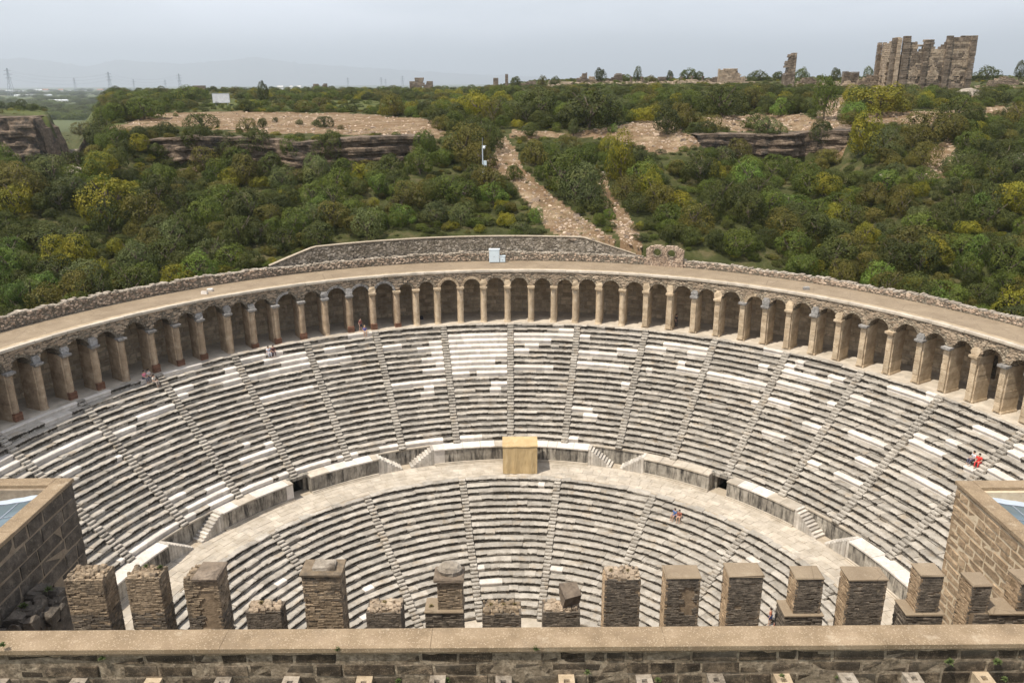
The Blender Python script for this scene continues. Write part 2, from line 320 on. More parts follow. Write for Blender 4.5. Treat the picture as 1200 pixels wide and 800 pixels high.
def emit(blks, name, mats, parent, limit=300, plural=None, vis=None):
    """the pieces that show largest become parts of their own, the others one joined part"""
    sc_ = [(psize(b) if (vis is None or vis(b)) else -1, i) for i, b in enumerate(blks)]
    sc_.sort(reverse=True); own = [i for s_, i in sc_[:limit] if s_ > 0]; so = set(own)
    for i in own:
        b = blks[i]; mb = MB(); mb.add(b[0], b[1], 0, b[3])
        part(mb, name, mats[b[2]] if isinstance(mats, (list, tuple)) else mats, parent)
    rest = MB()
    for i, b in enumerate(blks):
        if i not in so: rest.add(b[0], b[1], b[2], b[3])
    if rest.v: part(rest, plural or name + 's', mats, parent, kind='stuff')
def course_wall(F, L, z0, z1, bw, bh, d0, d1, ch=.03, j=.012, mi=0, top=None, hole=None, mis=None, proud=.03, gap=.012):
    """blocks of irregular widths in courses"""
    out = []; z = z0
    while z < z1 - .05:
        h = bh * R.uniform(.88, 1.14); zz = min(z + h, z1); s = -R.uniform(0, bw)
        while s < L:
            w_ = bw * R.uniform(.6, 1.5); a = max(s, 0); b = min(s + w_, L); s += w_
            if b - a < .08: continue
            sm = (a + b) / 2; zm = (z + zz) / 2
            if top and zm > top(sm) + R.uniform(-.1, .1) * bh: continue
            if hole and hole(sm, zm): continue
            m_ = R.choices(range(len(mis)), mis)[0] if mis else mi
            out.append(worn(F, a + gap, b - gap, z + gap, zz - gap, d0 + R.uniform(-proud, proud), d1, ch, j, m_))
        z = zz
    return out
def ss(x, a, b):
    t = max(0., min(1., (x - a) / (b - a))); return t * t * (3 - 2 * t)
def interp(x, pts):
    if x <= pts[0][0]: return pts[0][1]
    for (a, b), (c, d) in zip(pts, pts[1:]):
        if x <= c: return b + (d - b) * (x - a) / (c - a)
    return pts[-1][1]
def inpoly(x, y, poly):
    c = False; j = len(poly) - 1
    for i in range(len(poly)):
        xi, yi = poly[i]; xj, yj = poly[j]
        if (yi > y) != (yj > y) and x < (xj - xi) * (y - yi) / (yj - yi) + xi: c = not c
        j = i
    return c
def ns(x, y, z=0): return mnoise.noise(Vector((x, y, z)))
# ================================================================ THE THEATRE
ZD, RP, RL = -12.225, 33.14, 28.88          # gangway level, podium face, top of the lower rows
ZP = -10.3                                   # top of podium
ZO = -21.0                                   # orchestra floor
TU, HU, NU = .605, .4905, 21
TL, HL, NL = .65, .43, 20
RU = 34.5
UPST = [rad(10.35 * k + .3) for k in range(-9, 10)]
LOST = [rad(20.6 * k + .2 + 10.3) for k in range(-5, 5)]
AMAX = rad(98)

def seat(a0, a1, rn, rb, zb, zt, new):
    """one bench block: rounded nose, undercut front, tread running under the next row"""
    j = .006 if new else .03
    da = .006 / rn; n = 1 if new else 3; vs = []; w = []; am = (a0 + a1) / 2
    dr = R.uniform(-.012, .012) if new else R.uniform(-.05, .05); dz = R.uniform(-.008, .008) if new else R.uniform(-.05, .03)
    tl = 0 if new else R.uniform(-.02, .02); lw = R.choice((1, 1, 1, 1, .9, .75, .5)); 
    prof = [(.11, zb - zt, .2), (.11, -.34, .55), (.10, -.2, .95), (.0, -.15, .95), (.01, -.05, .5), (.07, 0, .1), (rb - rn, 0, 0)]
    for i in range(n + 1):
        a = a0 + da + (a1 - a0 - 2 * da) * i / n; t = tl * (2 * i / n - 1)
        for k, (r_, z_, q) in enumerate(prof):
            e = (0 < k < 6)
            vs.append(P(a, rn + r_ + dr + (R.uniform(-j, j) * 1.3 if e else 0), zt + z_ + dz + t + (R.uniform(-j, j) if e else 0)))
            w.append(0 if new else q * lw)
    m_ = len(prof); fs = [tuple(range(m_ - 1, -1, -1)), tuple(range(n * m_, n * m_ + m_))]
    for i in range(n):
        for k in range(m_ - 1): fs.append((i * m_ + k, i * m_ + k + 1, (i + 1) * m_ + k + 1, (i + 1) * m_ + k))
    return (vs, fs, 1 if new else 0, w)

def pnew(k, ad):        # k rows from the top, ad angle in degrees: where the photo shows fresh blocks
    if -10 < ad < 0: return .97 if 2 <= k <= 5 else (.72 if 6 <= k <= 9 else .08)
    if -14.5 < ad <= -10: return .88 if 3 <= k <= 10 else .06
    if 0 <= ad < 11: return .5 if 1 <= k <= 5 else .05
    if 11 <= ad < 34: return .3 if k <= 7 else .05
    if -44 < ad < -31: return .8 if 1 <= k <= 4 else .05
    if -33 < ad < -14: return .05
    if ad <= -44: return .27 if k <= 6 else .05
    if ad >= 34: return .2 if k <= 9 else .05
    return .1
def rows(stairs, Rn, T, Hh, N, zt0, amin, amax, hw, upper):
    blks = []
    for k in range(N):
        rn = Rn(k); zt = zt0(k)
        edges = [amin] + stairs + [amax]
        for e0, e1 in zip(edges, edges[1:]):
            a = e0 + (hw / rn if e0 != amin else 0); ae = e1 - (hw / rn if e1 != amax else 0)
            run = None
            while a < ae - .2 / rn:
                w_ = R.choice((R.uniform(.6, 1.2), R.uniform(.9, 1.8), R.uniform(1.2, 2.6))) / rn
                b = a + w_
                if ae - b < .5 / rn: b = ae
                b = min(b, ae); ad = math.degrees((a + b) / 2)
                if upper:
                    p = pnew(N - 1 - k, ad); new = R.random() < (p if run is None else (.5 * p + (.5 if run else 0)))
                    if k == 0 and ad < -8: new = R.random() < .7
                else: new = R.random() < .012
                run = new
                blks.append(seat(a, b, rn, rn + T + .13, zt - Hh - .02, zt, new)); a = b
    return blks
def stairway(root, a, Rn, T, Hh, N, zt0, hw, ztop):
    mb = MB()
    for k in range(N):
        rn = Rn(k); zt = zt0(k)
        for r0, r1, z in ((rn - T * .5, rn + .02, zt - Hh * .5), (rn + R.uniform(-.03, .02), rn + T * .5 + .02, zt)):
            q = R.uniform(-.04, .04)
            worn_ = worn(lambda s, d, zz: (lambda am, rr: P(am, rr, zz))(a + s / r0, r0 + d), -hw + q, hw + q, z - Hh * .5 - .05, z, 0, r1 - r0 + .05, .035, .015)
            wn_ = [0] * 4 + [.42] * 4 + [.72] * 2 + [.15] * 2; mb.add(worn_[0], worn_[1], 0, wn_)
    part(mb, 'stairway', 'old', root, kind=None)

# upper seating
up = thing('upper_seating', 'upper ring of marble bench rows between the arcade and the podium wall', 'seating', (0, 40, ZP))
uR = lambda k: RU + k * TU; uZ = lambda k: ZP + (k + 1) * HU
bl = rows(UPST, uR, TU, HU, NU, uZ, -AMAX, AMAX, .40, True)
emit(bl, 'seat_block', ['old', 'new'], up, 300)
for a in UPST: stairway(up, a, uR, TU, HU, NU, uZ, .38, 0)
# lower seating
lo = thing('lower_seating', 'lower bowl of worn grey bench rows below the paved gangway', 'seating', (0, 24, ZO))
lR = lambda k: RL - (NL - 1 - k) * TL; lZ = lambda k: ZD - (NL - 1 - k) * HL
bl = rows(LOST, lR, TL, HL, NL, lZ, -AMAX, AMAX, .38, False)
emit(bl, 'seat_block', ['old', 'new'], lo, 300)
for a in LOST: stairway(lo, a, lR, TL, HL, NL, lZ, .36, 0)
# orchestra floor and the earth the rows rest on
mb = MB(); mb.add([P(rad(i * 10), 17.5, ZO) for i in range(36)], [tuple(range(35, -1, -1))])
tag(part(mb, 'orchestra_floor', 'pave'), kind='structure')

# gangway paving
gw = thing('gangway_paving', 'curved limestone walkway between the two rings of benches', 'walkway', (0, 31, ZD), kind='structure')
mb = MB(); arc(mb, -AMAX, AMAX, RL + .5, RP + 1.6, ZD - .3, ZD - .035, 90); part(mb, 'mortar_bed', 'mortar', gw)
bl = []; r = RL + TL - .02
while r < RP - .1:
    w_ = min(R.uniform(.6, .95), RP - r + .02)
    if RP - (r + w_) < .35: w_ = RP + .05 - r
    a = -AMAX
    while a < AMAX:
        b = a + R.uniform(.7, 1.6) / r; z = ZD + R.uniform(-.012, .012)
        g = .012; F = lambda s, d, zz, r=r: P(s / r, zz, z + 0 - d)
        bl.append(worn(lambda s, d, zz: P(s / 31., zz, ZD - d), a * 31 + g, b * 31 - g, r + g, r + w_ - g, R.uniform(-.014, .014), .12, .012, .008)); a = b
    r += w_
emit(bl, 'paving_slab', 'pave', gw, 300)

# podium wall: slabs, coping, plinth, V stairs in recesses, two doorways
pw = thing('podium_wall', 'curved wall of streaked stone slabs with pale coping behind the paved gangway', 'wall', (0, RP, ZD))
VST = [rad(-61.5), rad(-20.2), rad(21), rad(61.5)]; DOOR = [rad(-40.6), rad(41)]
VH, DH = 3.15 / RP, 1.0 / RP
gaps = sorted([(a - VH, a + VH, 'v') for a in VST] + [(a - DH, a + DH, 'd') for a in DOOR])
segs = []; s = -AMAX
for g0, g1, t in gaps: segs.append((s, g0)); s = g1
segs.append((s, AMAX))
bl = []; cp = []; core = MB(); pl = MB()
F0 = lambda s, d, z: P(s / RP, RP + d, z)
F1 = lambda s, d, z: P(s / RP, RP + 1.28 + d, z)
Fc = lambda s, d, z: P(s / RP, z, ZP - d)
for a0, a1 in segs:
    n = max(2, int((a1 - a0) * 20)); arc(core, a0, a1, RP + .06, RP + 1.45, ZD - .1, ZP - .16, n)
    arc(pl, a0, a1, RP - .16, RP + .1, ZD - .05, ZD + .2, n); arc(pl, a0, a1, RP - .3, RP - .16, ZD - .05, ZD + .07, n)
    s = a0
    while s < a1 - .005:
        b = s + R.uniform(.9, 1.9) / RP
        if a1 - b < .5 / RP: b = a1
        b = min(b, a1); bl.append(worn(F0, s * RP + .01, b * RP - .01, ZD + .2, ZP - .17, R.uniform(-.02, .02), .1, .02, .008, 1 if R.random() < .09 else 0)); s = b
    s = a0
    while s < a1 - .005:
        b = s + R.uniform(1.0, 2.2) / RP
        if a1 - b < .5 / RP: b = a1
        b = min(b, a1); nw = R.random() < (.75 if s < rad(25) else .4) or rad(64) < s < rad(80)
        cp.append(worn(Fc, s * RP + .008, b * RP - .008, RP - .1, RP + 1.42, R.uniform(-.01, .015), .17, .03, .006, 1 if nw else 2)); s = b
for a in VST:       # back wall of the recess, and both flights coming down to the middle
    s0, s1 = (a - VH) * RP, (a + VH) * RP; arc(core, a - VH, a + VH, RP + 1.3, RP + 1.5, ZD - .1, ZP - .2, 6)
    s = s0
    while s < s1 - .05:
        b = min(s + R.uniform(.9, 1.6), s1); bl.append(worn(F1, s + .01, b - .01, ZD + .02, ZP - .17, R.uniform(-.02, .02), .1, .02, .008, 0)); s = b
    cp.append(worn(Fc, s0, (s0 + s1) / 2, RP + 1.2, RP + 1.5, 0, .17, .03, .006, 2)); cp.append(worn(Fc, (s0 + s1) / 2, s1, RP + 1.2, RP + 1.5, 0, .17, .03, .006, 2))
    nst = 9; HP = ZP - ZD
    for sg in (-1, 1):
        fl = MB()
        for k in range(nst):
            t0 = .5 + (3.15 - .5) * k / nst; t1 = .5 + (3.15 - .5) * (k + 1) / nst; z1 = ZD + HP * (k + 1) / nst
            A, B = sorted((a * RP + sg * t0, a * RP + sg * t1))
            fl.add(*worn(F0, A, B, ZD - .05, z1, R.uniform(-.03, .03), 1.3, .03, .01))
            if k == nst - 1: pass
        part(fl, 'stair_flight', 'step', pw)
for a in DOOR:
    d = MB(); arc(d, a - DH * .95, a - DH * .65, RP + 1.2, RP + 6, ZD - .02, ZP - .1, 1); arc(d, a + DH * .65, a + DH * .95, RP + 1.2, RP + 6, ZD - .02, ZP - .1, 1)
    part(d, 'door_jamb', 'slab', pw)
    d = MB(); arc(d, a - DH * 1.2, a + DH * 1.2, RP + .75, RP + 1.6, ZP - .32, ZP + .02, 2); arc(d, a - DH * 1.1, a + DH * 1.1, RP + 1.5, RP + 6, ZP - .2, ZP - .12, 2)
    part(d, 'door_lintel', 'slab', pw)
    d = MB(); arc(d, a - DH, a + DH, RP + 5.8, RP + 6, ZD - .02, ZP - .1, 1); part(d, 'passage_wall', 'dark', pw)
emit(bl, 'wall_slab', ['slab', 'new'], pw, 300); emit(cp, 'coping_slab', ['old', 'new', 'pave'], pw, 300)
part(core, 'wall_core', 'slab', pw); part(pl, 'plinth', 'pave', pw)

# ---------------------------------------------------------------- arcade
colpx = [(21,492.5),(53,479.5),(85,467.5),(116,455.5),(147.5,445.5),(179,434),(210,427),(237,419.7),(269,412),(298,406.6),(325,401.5),(353,394.4),(382.5,392),(410,387),(439,386.4),(467,383.7),(489.5,382.2),(514.4,381.3),(541,380.5),(567.4,378.2),(595,377),(622.3,375.8),(648.7,376.7),(674,377),(701.3,378.7),(729,380),(756.8,382),(784.8,384.8),(812,389.6),(839,393.8),(867.4,399),(893.7,403.5),(921,409),(951,415),(979.5,421.8),(1008,429.5),(1039,438),(1072.5,448.8),(1105,458.8),(1136,470.5),(1167.5,483.8),(1202,496)]
CA = []
for u, v in colpx:
    p = atz(u, v, 0); CA.append(math.atan2(p.x, p.y))
NM0 = 0
while CA[0] > rad(-92): CA.insert(0, CA[0] - rad(3.4)); NM0 += 1
while CA[-1] < rad(92): CA.append(CA[-1] + rad(3.4))
RC, RPI, RB, RO = 47.75, 49.7, 52.3, 53.3       # pier front, pier back, back wall, outer face
ZS, ZR = 4.55, 6.45
ar = thing('arcade_gallery', 'curved gallery of round arches on piers along the top of the seating', 'arcade', (0, 48, 0))
fl = MB(); arc(fl, -AMAX, AMAX, 46.9 + .3, RO, -.5, 0, 100); part(fl, 'gallery_floor', 'pave', ar)
ledge = []; a = -AMAX
while a < AMAX:
    b = a + R.uniform(1.2, 2.4) / 47; ledge.append(worn(lambda s, d, z: P(s / 47., z, .02 - d), a * 47 + .01, b * 47 - .01, 46.98, 47.6, R.uniform(-.015, .015), .3, .03, .01)); a = b
emit(ledge, 'ledge_slab', 'pave', ar, 150)
for i, a in enumerate(CA):
    A = math.degrees(a); ci = i - NM0
    hw = .37 if abs(A) < 22 else .40
    Fp = lambda s, d, z, a=a: P(a + s / RC, RC + d, z)
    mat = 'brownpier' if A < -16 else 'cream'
    # pier of coursed blocks
    pier = MB(); z = 0
    while z < ZS - .05:
        h = min(R.uniform(.5, .8), ZS - z)
        vs = []
        j = lambda: R.uniform(-.012, .012)
        pier.add(*worn(Fp, -hw + j(), hw + j(), z + .005, z + h - .004, j(), RPI - RC + j(), .025, .012)); z += h
    if A > 20:      # the right hand piers have broad square faces with a moulded edge
        pier.add(*worn(Fp, -hw - .06, hw + .06, 0, .22, -.08, RPI - RC + .05, .04, .01))
    root = part(pier, 'pier', mat, ar)
    # half column or pilaster
    cm = MB()
    if A <= 20:
        n = 9; rr0, rr1 = (.34, .29) if abs(A) < 16 else (.33, .30)
        prof = [(0, rr0 + .1), (.1, rr0 + .1), (.16, rr0 + .02), (.3, rr0)] + [(.3 + (4.05) * t / 6, rr0 + (rr1 - rr0) * t / 6 + (R.uniform(-.02, .02) if A < -16 else 0)) for t in range(1, 7)]
        vs = []
        for z, rr in prof:
            for k in range(n): t = -math.pi / 2 + math.pi * k / (n - 1); vs.append(Fp(rr * math.sin(t), .05 - rr * math.cos(t) * .95, z))
        fs = []
        for q in range(len(prof) - 1):
            for k in range(n - 1): fs.append((q * n + k, q * n + k + 1, (q + 1) * n + k + 1, (q + 1) * n + k))
        fs.append(tuple(range((len(prof) - 1) * n, len(prof) * n))); cm.add(vs, fs)
        part(cm, 'half_column', mat, root, smooth=True)
        if A < -16 and R.random() < .6:
            b = MB(); hh = R.uniform(.4, .85); z = 0
            while z < hh: b.add(*worn(Fp, -.39, .39, z, z + .1, -.36 + R.uniform(-.02, .02), .1, .015, .01)); z += .11
            part(b, 'brick_base', 'redbrick', root)
    else:
        z = .2
        while z < 4.3:
            h = min(R.uniform(.45, .95), 4.32 - z); cm.add(*worn(Fp, -.29 + R.uniform(-.015, .015), .29 + R.uniform(-.015, .015), z, z + h - .01, -.24 + R.uniform(-.015, .015), .05, .03, .012)); z += h
        part(cm, 'pilaster', mat, root)
    # capital with projecting console and the springer stone on it
    big = abs(A) > 22
    cb = MB(); pr = .5 if big else .42
    vs = []
    for z, w_, d_ in ((4.3, .30, -.28), (4.42, .36, -.36), (4.46, .45, -pr - .04), (4.66, .46, -pr - .06)):
        vs += [Fp(-w_, d_, z), Fp(w_, d_, z), Fp(w_, .15, z), Fp(-w_, .15, z)]
    fs = [(3, 2, 1, 0), (12, 13, 14, 15)]
    for q in range(3):
        for k in range(4): n_ = (k + 1) % 4; fs.append((q * 4 + k, q * 4 + n_, q * 4 + 4 + n_, q * 4 + 4 + k))
    cb.add(vs, fs); cg = 'grey' if big and (A < 0 or R.random() < .6) else 'cream'; part(cb, 'capital', cg, root)
    if (R.random() < .75 if big else R.random() < .35):
        sp = MB(); h = R.uniform(.55, .95); j = lambda: R.uniform(-.07, .07)
        vs = []
        for z, w_, d_ in ((4.66, .34, -.34), (4.66 + h * .55, .42, -.3), (4.66 + h, .27, -.2)):
            vs += [Fp(-w_ + j(), d_ + j(), z + j() * .3), Fp(w_ + j(), d_ + j(), z + j() * .3), Fp(w_ + j(), .2, z), Fp(-w_ + j(), .2, z)]
        fs = [(3, 2, 1, 0), (8, 9, 10, 11)]
        for q in range(2):
            for k in range(4): n_ = (k + 1) % 4; fs.append((q * 4 + k, q * 4 + n_, q * 4 + 4 + n_, q * 4 + 4 + k))
        sp.add(vs, fs); part(sp, 'springer_stone', cg, root)
# arches: spandrel faces, soffits
ringpx = {13, 14, 17, 18, 12}
for i in range(len(CA) - 1):
    a0, a1 = CA[i], CA[i + 1]; am = (a0 + a1) / 2; half = (a1 - a0) / 2 * RC; A = math.degrees(am)
    hr = half - .38; ci = i - NM0
    jr = R.uniform(-.03, .05); hr += jr * .3
    zc = ZS; n = 14
    mb = MB(); ring = []
    pts = [(-half, ZS), (-hr, ZS)] + [(-hr * math.cos(math.pi * k / n), zc + hr * 1.02 * math.sin(math.pi * k / n)) for k in range(1, n)] + [(hr, ZS), (half, ZS)]
    tops = [(-half, ZR)] + [(max(-half, min(half, -half + 2 * half * k / (len(pts) - 1))), ZR) for k in range(1, len(pts) - 1)] + [(half, ZR)]
    vs = []; q = lambda s, d, z: P(am + s / RC, RC + d, z)
    for (s, z), (st, zt) in zip(pts, tops): vs += [q(s, .0, z), q(st, .0, zt), q(s, RPI - RC, z), q(st, RPI - RC, zt)]
    fs = []
    for k in range(len(pts) - 1):
        b = 4 * k; fs += [(b, b + 4, b + 5, b + 1), (b + 2, b + 3, b + 7, b + 6), (b + 4, b, b + 2, b + 6)]
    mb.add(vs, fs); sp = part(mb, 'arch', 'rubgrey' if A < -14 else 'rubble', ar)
    full = ci in ringpx
    if full or (20 < abs(A) < 40 and R.random() < .12):
        vz = []; K = 11
        for k in range(K):
            t0, t1 = math.pi * k / K, math.pi * (k + 1) / K; r0, r1 = hr + .0, hr + .27
            if not full and k > 5: continue
            vz.append(([q(-rr * math.cos(t), d_, zc + rr * 1.02 * math.sin(t)) for rr, t, d_ in
                        ((r0, t0, .05), (r0, t1 - .02, .05), (r1, t1 - .02, .05), (r1, t0, .05), (r0, t0, -.14), (r0, t1 - .02, -.14), (r1, t1 - .02, -.18), (r1, t0, -.18))], BOXF, 0, [0] * 8))
        for b in vz: m2 = MB(); m2.add(*b[:2]); part(m2, 'voussoir', 'grey' if A < -14 else 'cream', sp)
# back wall with two small openings, its stones, inner ceiling
WIN = [(rad(-63.2), .55, 1.3, 3.9), (rad(-68.5), .6, 1.2, 3.6), (rad(63.5), .6, 1.2, 3.6)]
bk = MB(); s = -AMAX; edges = [s]
for a, w_, z0, z1 in sorted(WIN): edges += [a - w_ / RB, a + w_ / RB]
edges.append(AMAX)
for k in range(len(edges) - 1):
    a0, a1 = edges[k], edges[k + 1]; n = max(1, int((a1 - a0) * 30))
    if k % 2 == 0: arc(bk, a0, a1, RB + .04, RO, -.4, 6.3, n)
    else:
        w_ = sorted(WIN)[k // 2]; arc(bk, a0, a1, RB + .04, RO, -.4, w_[2], n); arc(bk, a0, a1, RB + .04, RO, w_[3], 6.3, n)
part(bk, 'back_wall', 'mortar', ar)
Fb = lambda s, d, z: P((s - AMAX * RB) / RB, RB + d, z)
hole = lambda s, z: any(abs((s - AMAX * RB) / RB - a) < (w_ + .5) / RB and z0 - .3 < z < z1 + .3 for a, w_, z0, z1 in WIN)
bl = course_wall(Fb, 2 * AMAX * RB, 0, 5.6, 1.15, .56, 0, .12, .045, .016, hole=hole, proud=.035, gap=.028)
# stones beside the openings
for a, w_, z0, z1 in WIN:
    for sg in (-1, 1):
        z = z0 - .3
        while z < z1 + .3:
            s_ = (a + AMAX) * RB; A_, B_ = sorted((s_ + sg * w_, s_ + sg * (w_ + .48))); bl.append(worn(Fb, A_, B_, z, z + .45, 0, .12, .03, .01)); z += .47
def in_arch(b):
    c = b[0][8]; a = math.atan2(c[0], c[1]); return c[2] < 4.2 and any(abs(a - (x + y) / 2) < (y - x) * .34 for x, y in zip(CA, CA[1:]))
emit(bl, 'wall_stone', 'wallstone', ar, 300, vis=in_arch)
cl = MB(); arc(cl, -AMAX, AMAX, RPI - .02, RB + .1, 5.75, 5.95, 90); part(cl, 'gallery_ceiling', 'dark', ar)
rf = MB(); arc(rf, -AMAX, AMAX, RC + .02, RO, ZR, ZR + .18, 100); part(rf, 'roof_walkway', 'screed', ar)
bl = []; a = -AMAX
while a < AMAX:
    b = a + R.uniform(1.4, 2.6) / RC; h = R.uniform(-.015, .015)
    bl.append(worn(lambda s, d, z: P(s / RC, RC + d, z), a * RC + .008, b * RC - .008, ZR - .02, ZR + .25 + h, -.16 + R.uniform(-.02, .02), .28, .03, .01)); a = b
emit(bl, 'cornice_slab', 'pave', ar, 200)
# mortar ribbon of patched screed beside the cornice
mb = MB(); arc(mb, -AMAX, AMAX, RC + .3, RC + .95, ZR + .15, ZR + .2, 100); part(mb, 'kerb_band', 'cream', ar)

# rear parapet: rubble wall with a broken top
def wavy(a):
    A = math.degrees(a)
    return ns(a * 30, 3) * .16 + ns(a * 9, 7) * .14
def par_h(a):
    A = math.degrees(a)
    base = interp(A, [(-98, 1.25), (-60, 1.25), (-35, 1.05), (-22, .85), (-10, 1.1), (15, .95), (24, .75), (40, .62), (98, .7)])
    return 6.63 + max(.25, base + wavy(a))
rp = thing('rear_parapet', 'low rubble parapet with a jagged top behind the roof walkway', 'wall', (0, 53.4, 6.6))
mb = MB(); arc(mb, -AMAX, AMAX, RO + .005, RO + .75, -6, par_h, 420); part(mb, 'rubble_core', 'rubgrey', rp)
st = []
a = -AMAX
while a < AMAX:
    w_ = R.uniform(.18, .5); b = a + w_ / RO; h = R.uniform(.1, .3); t = par_h((a + b) / 2); q = R.uniform(-.06, .12)
    st.append(worn(lambda s, d, z: P(s / RO, RO + d, z), a * RO, b * RO - .02, t - .12, t + h - .1, q, .72 + R.uniform(-.2, .1), .06, .035, 0)); a = b
emit(st, 'cap_stone', 'boulder', rp, 60)
fs_ = []
for q in range(2600):
    a = R.uniform(-rad(80), rad(80)); z = R.uniform(6.7, par_h(a) - .1); w_ = R.uniform(.1, .3); h = w_ * R.uniform(.5, .8)
    fs_.append(worn(lambda s, d, z: P(s / RO, RO + d, z), a * RO, a * RO + w_, z, z + h, -.02 - R.uniform(0, .03), .1, .03, .02, 0))
mb = MB()
for b in fs_: mb.add(*b)
part(mb, 'rubble_stones', 'pebble', rp, kind='stuff')
# lamps of spandrel rubble: small stones standing proud of the arch faces
mb = MB()
for q in range(5200):
    a = R.uniform(-rad(80), rad(80)); z = R.uniform(ZS + .1, ZR - .1)
    k = next((k for k in range(len(CA) - 1) if CA[k] <= a < CA[k + 1]), None)
    if k is None: continue
    s = (a - (CA[k] + CA[k + 1]) / 2) * RC; hr = (CA[k + 1] - CA[k]) / 2 * RC - .3
    if s * s + (z - ZS) ** 2 < (hr + .12) ** 2: continue
    w_ = R.uniform(.14, .42); h = w_ * R.uniform(.35, .6); mb.add(*worn(lambda s, d, z: P(s / RC, RC + d, z), a * RC, a * RC + w_, z, z + h, -.03 - R.uniform(0, .04), .1, .03, .015))
part(mb, 'spandrel_stones', 'ruinlight', ar, kind='stuff')

# taller retaining wall behind, in cast bays with a sloping end each side
rw = thing('retaining_wall', 'tall stone-faced retaining wall in jointed bays behind the middle of the walkway', 'wall', (0, 55, 6.6))
RW = RO + .95
def rwtop(a):
    px = proj(P(a, RW, 9))[0]
    v = interp(px, [(318, 311), (368, 291), (430, 284), (560, 278), (683, 278.5), (745, 299)]); 
    return None
prof = []
for u, v in ((316, 312), (368, 290), (430, 284), (500, 279.5), (560, 277.5), (683, 278.5), (745, 298.5)):
    p = None; d = ray(u, v); t = 60
    o2 = CAM.x**2 + CAM.y**2 - RW**2; aa = d.x**2 + d.y**2; bb = 2 * (CAM.x * d.x + CAM.y * d.y)
    t = (-bb + math.sqrt(bb * bb - 4 * aa * o2)) / (2 * aa); p = CAM + d * t; prof.append((math.atan2(p.x, p.y), p.z))
topf = lambda a: interp(a, prof)
bays = [prof[0][0]] + [prof[0][0] + (prof[-1][0] - prof[0][0]) * k / 9 for k in range(1, 9)] + [prof[-1][0]]
for a0, a1 in zip(bays, bays[1:]):
    mb = MB(); arc(mb, a0 + .0006, a1 - .0006, RW, RW + .5, 4, lambda a: topf(a), 8); b = part(mb, 'wall_bay', 'rubgrey', rw)
    mb = MB(); arc(mb, a0 + .0003, a1 - .0003, RW - .06, RW + .55, lambda a: topf(a) + .002, lambda a: topf(a) + .09, 8); part(mb, 'coping', 'mortar', b)
mb = MB(); arc(mb, bays[0], bays[-1], RW + .08, RW + .46, 4, lambda a: topf(a) - .06, 60); part(mb, 'joint_core', 'blackgap', rw)
mb = MB()
for q in range(1300):
    a = R.uniform(bays[0], bays[-1]); z = R.uniform(7.2, max(7.3, topf(a) - .3)); w_ = R.uniform(.1, .38); h = w_ * R.uniform(.5, .9)
    if z + h > topf(a): continue
    mb.add(*worn(lambda s, d, z: P(s / RW, RW + d, z), a * RW, a * RW + w_, z, z + h, -.025, .1, .03, .03))
part(mb, 'facing_stones', 'boulder', rw, kind='stuff')
# little ruin with two round openings beside it
a_c = math.atan2(*atz(787, 300, 7)[:2]); rr = RO + .35
rr -= .25
dr = thing('double_arch_ruin', 'small broken rubble wall with two round openings on the parapet', 'ruin', P(a_c, rr, 6.6))
mb = MB(); n = 40; W = 2.35
Fq = lambda s, d, z: P(a_c + s / rr, rr + d, z)
cen = [(-.95, 1.75), (.85, 1.7)]
cells = []
K = 44; Hh = 2.75
for ix in range(K):
    for iz in range(22):
        s0 = -W + 2 * W * ix / K; s1 = s0 + 2 * W / K; z0 = Hh * iz / 22; z1 = z0 + Hh / 22; sm = (s0 + s1) / 2; zm = (z0 + z1) / 2
        tp = 2.6 - .35 * max(0, abs(sm) - 1.2) ** 1.5 + .15 * ns(sm * 2, 9) - .18 * (abs(sm) < .15)
        if zm > tp or any((sm - c[0]) ** 2 + (zm - c[1]) ** 2 < .5 ** 2 for c in cen): continue
        mb.add([Fq(a, b, c + 6.6) for a, b, c in [(s0, -.25 + R.uniform(-.05, .05), z0), (s1, -.25 + R.uniform(-.05, .05), z0), (s1, .3, z0), (s0, .3, z0), (s0, -.25 + R.uniform(-.05, .05), z1), (s1, -.25 + R.uniform(-.05, .05), z1), (s1, .3, z1), (s0, .3, z1)]], BOXF)
part(mb, 'rubble_wall', 'pebble', dr)
for c in cen:
    vz = MB()
    for k in range(12):
        t = 2 * math.pi * k / 12; w_ = .12
        vz.add([Fq(c[0] + rr_ * math.cos(tt), d_, c[1] + rr_ * math.sin(tt) + 6.6) for d_ in (-.34, .0) for rr_, tt in ((.48, t), (.48, t + .5), (.6, t + .5), (.6, t))], BOXF)
    part(vz, 'stone_ring', 'rubble', dr)

# electrical cabinets on the walkway
def cabinet(u0, u1, v0, v1, label, big):
    p = atz((u0 + u1) / 2, v1, 6.64); a = math.atan2(p.x, p.y); p = Vector(P(a, 52.1, 6.62)); w_, w = (u1 - u0) / 2 * proj(p)[2] / FPX, 0
    h = (v1 - v0) * proj(p)[2] / FPX / .96
    t = thing('electrical_cabinet', label, 'cabinet', p); mb = MB(); x, y, z = p
    box(mb, x - w_, x + w_, y, y + w_ * 1.1, z + .08, z + h); part(mb, 'housing', 'cabinet', t)
    mb = MB(); box(mb, x - w_ - .04, x + w_ + .04, y - .05, y + w_ * 1.1 + .04, z + h, z + h + .06); part(mb, 'roof', 'cabinet', t)
    mb = MB(); box(mb, x - w_ * .93, x + w_ * .93, y + .02, y + w_, z, z + .08); part(mb, 'plinth', 'blackgap', t)
    mb = MB(); box(mb, x - w_ * .88, x + w_ * .88, y - .025, y - .004, z + .14, z + h - .06); d = part(mb, 'door', 'cabinet', t)
    mb = MB(); box(mb, x - .09, x + .03, y - .05, y - .027, z + h * .45, z + h * .53); part(mb, 'handle', 'metalgrey', d)
